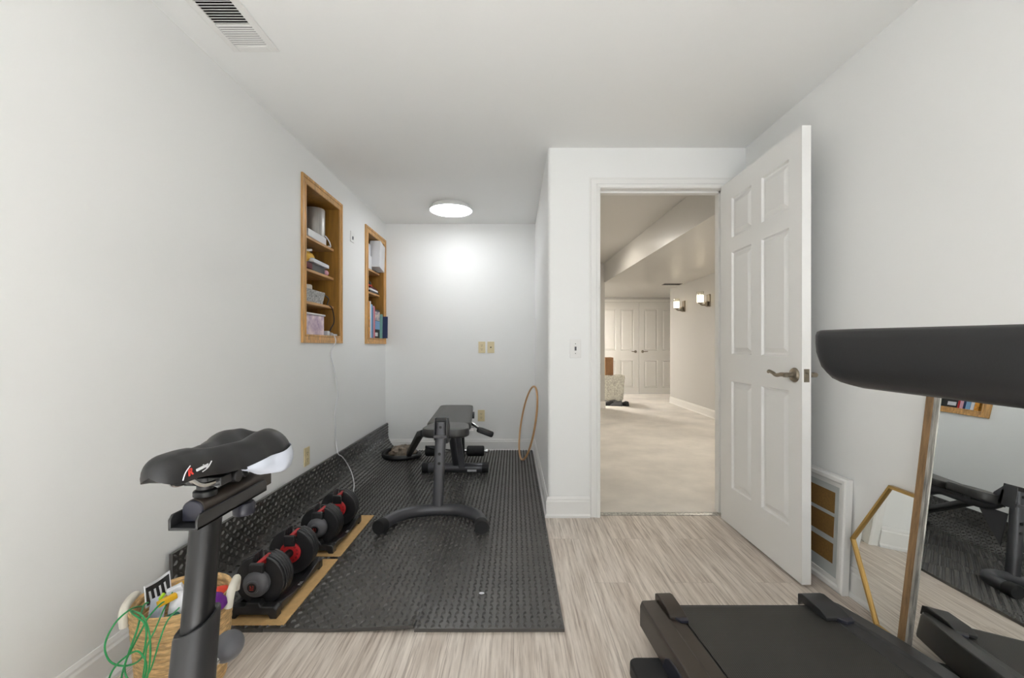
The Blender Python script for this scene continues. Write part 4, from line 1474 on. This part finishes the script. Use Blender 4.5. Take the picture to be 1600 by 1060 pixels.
# ------------------------------------------------------------------ woven basket and its contents
BX, BY, BH = -1.040, 1.390, 0.285
bs = thing('woven_basket', 'round straw basket with white rope handles behind the bike post', 'basket', (BX, BY, 0))
prof = [(0.001, 0.004), (0.106, 0.004)]
for i in range(0, 121):
    z = 0.004 + (BH - 0.004) * i / 120
    r0 = 0.108 + 0.023 * (z / BH) ** 0.8
    prof.append((r0 + 0.0042 * abs(sin(pi * i / 120 * 15)), z))
prof += [(0.129, BH + 0.004), (0.123, BH)]
for i in range(0, 61):
    z = BH - (BH - 0.012) * i / 60
    r0 = 0.098 + 0.023 * (z / BH) ** 0.8
    prof.append((r0 - 0.004 * abs(sin(pi * i / 60 * 15)), z))
prof.append((0.001, 0.012))
b = B().lathe(prof, (BX, BY, 0), n=72)
fin('basket_body', b, STRAW, bs, smooth=60)
for an in (radians(22), radians(202)):
    d = V(cos(an), sin(an), 0)
    tt = V(-sin(an), cos(an), 0)
    base = V(BX, BY, BH) + d * 0.130
    P = [base + tt * -0.055 + V(0, 0, -0.04), base + tt * -0.052 + V(0, 0, -0.008) + d * 0.004, base + tt * -0.03 + V(0, 0, 0.008) + d * 0.006, base + tt * 0.03 + V(0, 0, 0.008) + d * 0.006, base + tt * 0.052 + V(0, 0, -0.008) + d * 0.004, base + tt * 0.055 + V(0, 0, -0.04)]
    b = B().tube(spline(P, 6), 0.012, 12)
    fin('rope_handle', b, ROPE, bs, 'white cotton rope handle')

bz = 0.20
# striped tray-like card standing in the basket
cd = thing('plastic_rack', 'black and white slotted rack standing at the left in the straw basket', 'rack', (BX - 0.06, BY + 0.03, 0.1))


def rackpos(u, w, off=0.0):
    p = pt(229, 945, 1.315).lerp(pt(266, 920, 1.40), u)
    n_ = V(0.62, -0.78, 0)
    return p + V(-0.014, 0.012, 0.046) * w + n_ * (0.012 * (2 * u - 1) ** 2 + off) + V(0, 0, -0.008 * sin(pi * u))


b = B().grid(lambda u, w: rackpos(u, w), 16, 6)
b2 = B().grid(lambda u, w: rackpos(-0.05 + 1.10 * u, -0.12 + 1.24 * w, -0.004), 16, 6)
fin('white_edge', b2, WHITEP, cd, 'white outer edge', solid=0.003)
fin('black_grid', b, BLACKS, cd, 'black grid', solid=0.003)
b = B()
for k in range(4):
    u0 = 0.12 + k * 0.21
    b.grid(lambda u, w: rackpos(u0 + 0.075 * u + 0.05 * (1 - w), 0.14 + 0.62 * w, 0.0065), 2, 4)
fin('white_slots', b, WHITEP, cd, 'white slots', solid=0.001)


def bar(b, p, q, w, h):
    return b.tube([p, q], 1.0, prof=[(-w, -h), (w, -h), (w, h), (-w, h)], up=(0, 0, 1))


b = B().grid(lambda u, w: pt(229, 978, 1.30).lerp(pt(262, 972, 1.31), u) + V(0, 0.02 * sin(5 * u), 0) + V(-0.004, 0.02, 0.065) * w, 8, 4)
solid('paper_sheet', 'stiff pale sheet standing below the slotted rack in the straw basket', 'paper', b, PALEG, solid=0.002)
b = B()
bar(b, pt(246, 946, 1.27), pt(276, 930, 1.31), 0.007, 0.008)
b.mi = 1
bar(b, pt(262, 928, 1.34), pt(286, 916, 1.36), 0.012, 0.010)
b.mi = 2
bar(b, pt(249, 938, 1.285), pt(257, 927, 1.295), 0.004, 0.004)
solid('yellow_tool', 'yellow and white plastic tool lying across the straw basket', 'tool', b, [YELLOW, PAPER, LIME], bevel=0.002)
b = B()
bar(b, pt(275, 915, 1.42), pt(290, 909, 1.43), 0.006, 0.004)
solid('yellow_stick', 'small yellow stick behind the yellow and white tool in the basket', 'stick', b, YELLOW, bevel=0.002)
b = crumple(pt(281, 944, 1.33), (0.030, 0.03, 0.040), 11, 0.35)
solid('crumpled_paper', 'crumpled white paper in the straw basket beside the bike post', 'paper', b, PAPER, smooth=10)
b = B().cyl(pt(262, 969, 1.285), pt(277, 963, 1.285), 0.013, n=16)
solid('teal_bottle', 'small dark teal bottle at the front rim of the straw basket', 'bottle', b, TEAL, bevel=0.003)
b = crumple(pt(336, 943, 1.36), (0.036, 0.045, 0.024), 5, 0.4)
solid('purple_cloth', 'purple cloth at the right in the straw basket', 'cloth', b, PURPLE)
b = crumple(pt(341, 931, 1.42), (0.036, 0.045, 0.024), 8, 0.4)
solid('coral_cloth', 'coral red cloth behind the purple cloth in the straw basket', 'cloth', b, CORAL)
b = crumple((BX, BY, 0.12), (0.09, 0.09, 0.09), 21, 0.2)
solid('grey_cloth', 'grey cloth at the bottom of the straw basket under the other things', 'cloth', b, GREYB)
gy = 1.205
loops = [(222, 948, 1.33), (205, 952, 1.27), (180, 974, 1.22), (164, 1008, 1.2), (172, 1034, 1.19), (196, 1041, 1.2), (220, 1030, 1.195), (228, 1000, 1.19), (226, 975, 1.2), (208, 960, 1.24), (205, 955, 1.27), (222, 962, 1.22), (232, 985, 1.2), (235, 1015, 1.19), (232, 1050, 1.185),
         (222, 1075, 1.18), (200, 1062, 1.18), (195, 1040, 1.185), (206, 1014, 1.19), (222, 983, 1.2), (232, 965, 1.22), (250, 945, 1.26), (262, 938, 1.3)]
b = B().tube(spline([pt(*q) for q in loops], 8), 0.0024, 8)
loops2 = [(232, 942, 1.31), (224, 948, 1.29), (214, 985, 1.19), (198, 1030, 1.18), (190, 1065, 1.175), (205, 1085, 1.17), (225, 1060, 1.18), (228, 1035, 1.185), (214, 1018, 1.19), (190, 1032, 1.185), (175, 1050, 1.18), (166, 1075, 1.175)]
b.tube(spline([pt(*q) for q in loops2], 8), 0.0024, 8)
loops3 = [(270, 925, 1.34), (255, 955, 1.27), (242, 985, 1.2), (230, 1010, 1.19), (226, 1040, 1.182), (224, 1062, 1.18), (236, 1045, 1.18), (250, 1000, 1.19), (262, 970, 1.23), (280, 950, 1.28)]
b.tube(spline([pt(*q) for q in loops3], 8), 0.0020, 8)
solid('green_cord', 'tangled thin green cord spilling over the left rim of the straw basket', 'cord', b, GREEN)

# ------------------------------------------------------------------ treadmill
YAW = atan2(0.080, 1.0)


def tw(x, f, z):
    """local treadmill frame: x to the right, f forward from the rear end, z up"""
    return V(0.459 + x * cos(YAW) + f * sin(YAW), 1.620 + x * sin(YAW) * 0.0 - f * cos(YAW), z)


tm = thing('treadmill', 'black treadmill in the right foreground with ribbed belt and padded handrails', 'treadmill', tuple(tw(0.37, 0.5, 0)))
TWD, TL = 0.777, 1.42


def tprism(pts, z0, z1):
    b = B()
    A_ = [b.v(tw(x, f, z0)) for x, f in pts]
    C_ = [b.v(tw(x, f, z1)) for x, f in pts]
    n = len(pts)
    b.f(A_[::-1])
    b.f(C_)
    for i in range(n):
        b.f([A_[i], A_[(i + 1) % n], C_[(i + 1) % n], C_[i]])
    return b


def tloft(sections, close=True):
    b = B()
    b.loft([[tw(*p) for p in s] for s in sections])
    return b


# left side rail: outer strip and lower inner step, one cross-section swept forward
def railsec(x0, f, sgn, w=0.118):
    return [(x0, f, 0.046), (x0, f, 0.118), (x0 + sgn * 0.006, f, 0.133), (x0 + sgn * 0.062, f, 0.136), (x0 + sgn * 0.068, f, 0.128), (x0 + sgn * w, f, 0.124), (x0 + sgn * w, f, 0.046)]


fin('side_rail', tloft([railsec(0.006, 0.0, 1), railsec(0.0, 0.012, 1), railsec(0.0, TL, 1)]), RAILB, tm, 'brownish black left side rail', bevel=0.003)
fin('side_rail', tloft([railsec(0.712, 0.0, -1, 0.08), railsec(0.726, 0.02, -1, 0.09), railsec(0.764, 0.20, -1, 0.118), railsec(0.777, 0.32, -1, 0.13), railsec(0.777, TL, -1, 0.13)]), BLACK, tm, 'black right side rail', bevel=0.003)
b = tloft([[(0.118, 0.004, 0.118), (0.66, 0.004, 0.118), (0.66, 0.004, 0.060), (0.118, 0.004, 0.060)], [(0.118, TL, 0.118), (0.66, TL, 0.118), (0.66, TL, 0.060), (0.118, TL, 0.060)]])
fin('deck', b, BLACKS, tm)
b = B()
sec = [(0.025, 0.121), (0.010, 0.119), (0.002, 0.110), (-0.002, 0.096), (0.004, 0.078), (0.02, 0.066)]
rings = []
for x in (0.125, 0.650):
    rings.append([tw(x, f, z) for f, z in [(TL, 0.121)] + sec + [(TL, 0.066)]])
b.loft(rings)
fin('running_belt', b, BELT, tm, 'ribbed black running belt', smooth=50)


def tcap(x0, x1, f0, f1, sgn):
    return tloft([[(x0, f0, 0.100), (x0, f0, 0.144), (x1, f0, 0.146), (x1, f0, 0.112)],
                  [(x0, f0 + 0.02, 0.12), (x0, f0 + 0.02, 0.152), (x1, f0 + 0.02, 0.152), (x1, f0 + 0.02, 0.126)],
                  [(x0, f1 - 0.03, 0.122), (x0, f1 - 0.03, 0.149), (x1, f1 - 0.03, 0.147), (x1, f1 - 0.03, 0.126)],
                  [(x0, f1, 0.124), (x0, f1, 0.137), (x1, f1, 0.136), (x1, f1, 0.127)]])


fin('end_cap', tcap(0.070, 0.128, -0.028, 0.105, 1), RAILB, tm, 'raised left end cap', bevel=0.003)
fin('end_cap', tcap(0.605, 0.690, -0.028, 0.110, -1), BLACK, tm, 'raised right end cap', bevel=0.003)
fin('cap_tab', tprism([(0.082, 0.098), (0.13, 0.098), (0.126, 0.122), (0.10, 0.122)], 0.124, 0.134), BLUEP, tm, 'bluish plastic tab', bevel=0.002)
fin('cap_tab', tprism([(0.632, 0.10), (0.70, 0.10), (0.69, 0.128), (0.66, 0.132)], 0.124, 0.136), BLUEP, tm, 'bluish plastic tab', bevel=0.002)
# floor frame with a rounded foot showing on the left
pts = []
for cx, cf, a0 in ((-0.070, 0.20, pi), (0.10, 0.20, 1.5 * pi)):
    for k in range(7):
        a = a0 + k * pi / 2 / 6
        pts.append((cx + 0.03 * cos(a), cf + 0.03 * sin(a)))
pts += [(0.13, 0.62), (-0.10, 0.62)]
fin('floor_foot', tprism(pts, 0.0, 0.045), RUBBER, tm, 'rounded black floor foot', bevel=0.006, seg=3)
pts = [(TWD - x, f) for x, f in pts]
fin('floor_foot', tprism([(max(0.66, min(0.80, x)), f) for x, f in pts], 0.0, 0.045), RUBBER, tm, bevel=0.006)
arch = [(0.215, 0.046), (0.235, 0.088), (0.262, 0.104), (0.30, 0.110), (0.42, 0.110), (0.45, 0.046)]
b = B()
b.loft([[tw(x, f, z) for f, z in arch] for x in (-0.004, 0.02)])
fin('side_recess', b, BLUEP, tm, 'dark glossy recess in the side rail', bevel=0.003)
fin('motor_cover', tloft([[(0.02, 1.18, 0.06), (0.02, 1.18, 0.13), (0.757, 1.18, 0.13), (0.757, 1.18, 0.06)], [(0.02, 1.24, 0.04), (0.02, 1.24, 0.21), (0.757, 1.24, 0.21), (0.757, 1.24, 0.04)], [(0.04, 1.50, 0.04), (0.04, 1.50, 0.19), (0.737, 1.50, 0.19), (0.737, 1.50, 0.04)]]), BLACK, tm, bevel=0.01)


def handrail(xin, xout):
    """deep padded bar; visible flank on the outer side"""
    secs = []
    s = 1 if xin > xout else -1

    def sec(f, zt, zb, k=1.0):
        x0, x1 = xout, xin
        w = (x1 - x0)
        r = []
        shape = [(0.16, 1.0), (0.04, 0.95), (0.0, 0.84), (0.0, 0.60), (0.02, 0.34), (0.08, 0.16), (0.24, 0.05), (0.5, 0.0), (0.76, 0.05), (0.94, 0.2), (1.0, 0.5), (1.0, 0.9), (0.9, 0.985), (0.5, 1.01)]
        cxm = x0 + w / 2
        for a, h in shape:
            r.append((cxm + (x0 + w * a - cxm) * k, f, zb + (zt - zb) * h))
        return r
    secs.append(sec(0.761, 1.088, 1.064, 0.35))
    secs.append(sec(0.763, 1.096, 1.052, 0.75))
    secs.append(sec(0.769, 1.0985, 1.035, 0.95))
    secs.append(sec(0.779, 1.0985, 1.016))
    secs.append(sec(0.792, 1.0985, 1.003))
    secs.append(sec(0.812, 1.0983, 0.9965))
    secs.append(sec(0.84, 1.098, 0.993))
    secs.append(sec(1.10, 1.094, 0.989))
    secs.append(sec(1.40, 1.090, 0.985))
    return tloft(secs)


HX = 0.062
fin('handrail', handrail(HX + 0.065, HX), VINYL, tm, 'deep black padded left handrail', smooth=50)
fin('handrail', handrail(TWD - HX - 0.065, TWD - HX), VINYL, tm, 'deep black padded right handrail', smooth=50)
for x in (HX + 0.03, TWD - HX - 0.03):
    b = tloft([[(x - 0.025, 1.28, 0.05), (x + 0.025, 1.28, 0.05), (x + 0.025, 1.36, 0.05), (x - 0.025, 1.36, 0.05)], [(x - 0.022, 1.33, 1.05), (x + 0.022, 1.33, 1.05), (x + 0.022, 1.39, 1.05), (x - 0.022, 1.39, 1.05)]])
    fin('upright', b, BLACK, tm, bevel=0.006)
fin('console', tloft([[(0.06, 1.36, 0.99), (0.06, 1.40, 1.14), (0.06, 1.50, 1.14), (0.06, 1.48, 0.99)], [(TWD - 0.06, 1.36, 0.99), (TWD - 0.06, 1.40, 1.14), (TWD - 0.06, 1.50, 1.14), (TWD - 0.06, 1.48, 0.99)]]), BLACK, tm, bevel=0.01)

# ------------------------------------------------------------------ things leaning on the right wall
# collage frame
cf = thing('collage_frame', 'white frame with three brown windows standing on the floor behind the door', 'picture frame', (1.41, 2.13, 0))


def leanM(x_front0, x_frontH, H, y_far):
    """local frame: u along -Y (towards the viewer), w up the leaning face, n out of the face (into the room)"""
    a = atan2(x_frontH - x_front0, H)
    U = V(0, -1, 0)
    Wd = V(sin(a), 0, cos(a))
    Nn = V(-cos(a), 0, sin(a))
    M = Matrix((U, Wd, Nn)).transposed().to_4x4()
    M.translation = V(x_front0, y_far, 0)
    return M


M = leanM(1.3987, 1.4195, 0.493, 2.38)
b = B()
FW, FH, bw = 0.50, 0.495, 0.048
rings = []
for ins, dep in ((0, -0.028), (0, 0.0), (0.008, 0.004), (0.022, 0.004), (0.030, -0.002), (0.048, -0.006), (0.048, -0.028)):
    rings.append([(ins, ins, dep), (FW - ins, ins, dep), (FW - ins, FH - ins, dep), (ins, FH - ins, dep)])
b.loft(rings, closed=True)
b.xform(M)
fin('frame', b, TRIM, cf, 'white moulded frame', smooth=20)
b = B().box((0.045, 0.045, -0.016), (FW - 0.045, FH - 0.045, -0.010))
b.xform(M)
fin('mat_board', b, MATTE, cf, 'pale mat board')
for z0, z1 in ((0.325, 0.417), (0.216, 0.308), (0.103, 0.190)):
    b = B().box((0.075, z0, -0.0102), (0.424, z1, -0.0085))
    b.xform(M)
    fin('picture_window', b, BROWNC, cf, 'plain brown picture window')

# hexagonal mirror
hm = thing('hexagon_mirror', 'hexagonal mirror with thin gold frame leaning on the right wall', 'mirror', (1.38, 1.52, 0))
S = 0.312
Hh = S * sqrt(3)
M = leanM(1.374, 1.428, Hh, 1.525)


def hexpts(r, z):
    return [(r * cos(i * pi / 3), Hh / 2 + r * sin(i * pi / 3), z) for i in range(6)]


b = B()
b.loft([hexpts(S, -0.018), hexpts(S, 0.0), hexpts(S - 0.003, 0.003), hexpts(S - 0.012, 0.003), hexpts(S - 0.015, -0.004), hexpts(S - 0.015, -0.018)], closed=True)
b.xform(M)
fin('frame', b, GOLD, hm, 'thin gold frame', smooth=20)
b = B()
b.f([b.v(p) for p in hexpts(S - 0.0135, -0.006)])
b.f([b.v(p) for p in hexpts(S - 0.0135, -0.012)][::-1])
b.xform(M)
fin('mirror_glass', b, MIRROR, hm, normals=False)

# tall mirror in front of it
MW, MH = 0.64, 0.972
lm = thing('leaning_mirror', 'large rectangular mirror with raw wooden edge leaning beside the treadmill', 'mirror', (1.33, 1.2, 0))
M = Matrix.Translation((1.322, 1.522, 0)) @ Matrix.Rotation(radians(-0.15), 4, 'Z') @ Matrix.Translation((-1.325, -1.522, 0)) @ leanM(1.322, 1.322 + 0.120 * 1.0, 1.0, 1.522)
b = B()
ed = 0.028
for x0, x1, z0, z1 in ((0, ed, 0, MH), (MW - ed, MW, 0, MH), (ed, MW - ed, 0, ed), (ed, MW - ed, MH - ed, MH)):
    b.box((x0, z0, -0.008), (x1, z1, 0.004))
b.xform(M)
fin('wood_edge', b, PINE, lm, 'raw brown wooden edge', bevel=0.001)
b = B()
e2 = 0.050
for lo, hi, h in ((ed, ed + 0.010, 0.003), (ed + 0.010, ed + 0.015, 0.0005), (ed + 0.015, e2, 0.003)):
    for x0, x1, z0, z1 in ((lo, hi, lo, MH - lo), (MW - hi, MW - lo, lo, MH - lo), (hi, MW - hi, lo, hi), (hi, MW - hi, MH - hi, MH - lo)):
        b.box((x0, z0, -0.007), (x1, z1, h))
b.xform(M)
fin('inner_strip', b, SILVER, lm, 'worn silver inner strip', bevel=0.0006)
b = B().box((e2 - 0.002, e2 - 0.002, -0.007), (MW - e2 + 0.002, MH - e2 + 0.002, 0.0005))
b.xform(M)
fin('mirror_glass', b, MIRROR, lm)

# ------------------------------------------------------------------ hall things by the double doors
hp = thing('laundry_hamper', 'cream lace-covered hamper at the left end of the hall', 'hamper', (1.80, 8.1, 0.006))
b = B()
rings = []
for z, s, amp in ((0.09, 0.88, 0.03), (0.16, 0.90, 0.02), (0.42, 0.97, 0.012), (0.48, 1.02, 0.014), (0.53, 1.0, 0.0), (0.535, 0.5, 0.0)):
    ring = []
    for k in range(48):
        a = 2 * pi * k / 48
        q = 6.0
        c, s_ = cos(a), sin(a)
        kk = (abs(c) ** q + abs(s_) ** q) ** (-1 / q)
        rr = s * (1 + amp * sin(a * 9 + z * 5))
        ring.append((1.80 + 0.21 * c * kk * rr, 8.12 + 0.19 * s_ * kk * rr, z + (0.02 * sin(a * 7) if z < 0.1 else 0.008 * sin(a * 11))))
    rings.append(ring)
b.loft(rings)
fin('lace_cover', b, LACE, hp, smooth=60)
b = B().box((1.64, 7.98, 0.006), (1.96, 8.26, 0.46))
fin('bin', b, GREYB, hp)
b = B().box((1.655, 7.98, 0.54), (1.80, 8.2, 0.86))
solid('cardboard_box', 'brown cardboard box standing on the lace-covered hamper', 'box', b, CARDB, bevel=0.003)
for k, (x, y, an, mm, lab) in enumerate(((1.66, 7.86, 1.45, BLACKS, 'black shoe at the left in front of the lace-covered hamper'), (1.80, 7.82, 1.2, GREYP, 'grey shoe in the middle in front of the hamper'), (1.94, 7.85, 0.7, BLACKS, 'black shoe at the right in front of the hamper'))):
    b = B()
    secs = []
    for u, w, h in ((-0.12, 0.02, 0.05), (-0.11, 0.032, 0.085), (-0.06, 0.036, 0.09), (0.0, 0.036, 0.065), (0.06, 0.042, 0.05), (0.11, 0.036, 0.038), (0.13, 0.015, 0.025)):
        secs.append([(w * cos(i * pi / 8), u, 0.006 + h * sin(i * pi / 8)) for i in range(9)])
    b.loft(secs)
    b.xform(Matrix.Translation((x, y, 0)) @ Matrix.Rotation(an, 4, 'Z'))
    solid('shoe', lab, 'shoe', b, mm, group='shoes in front of the hamper', smooth=50)
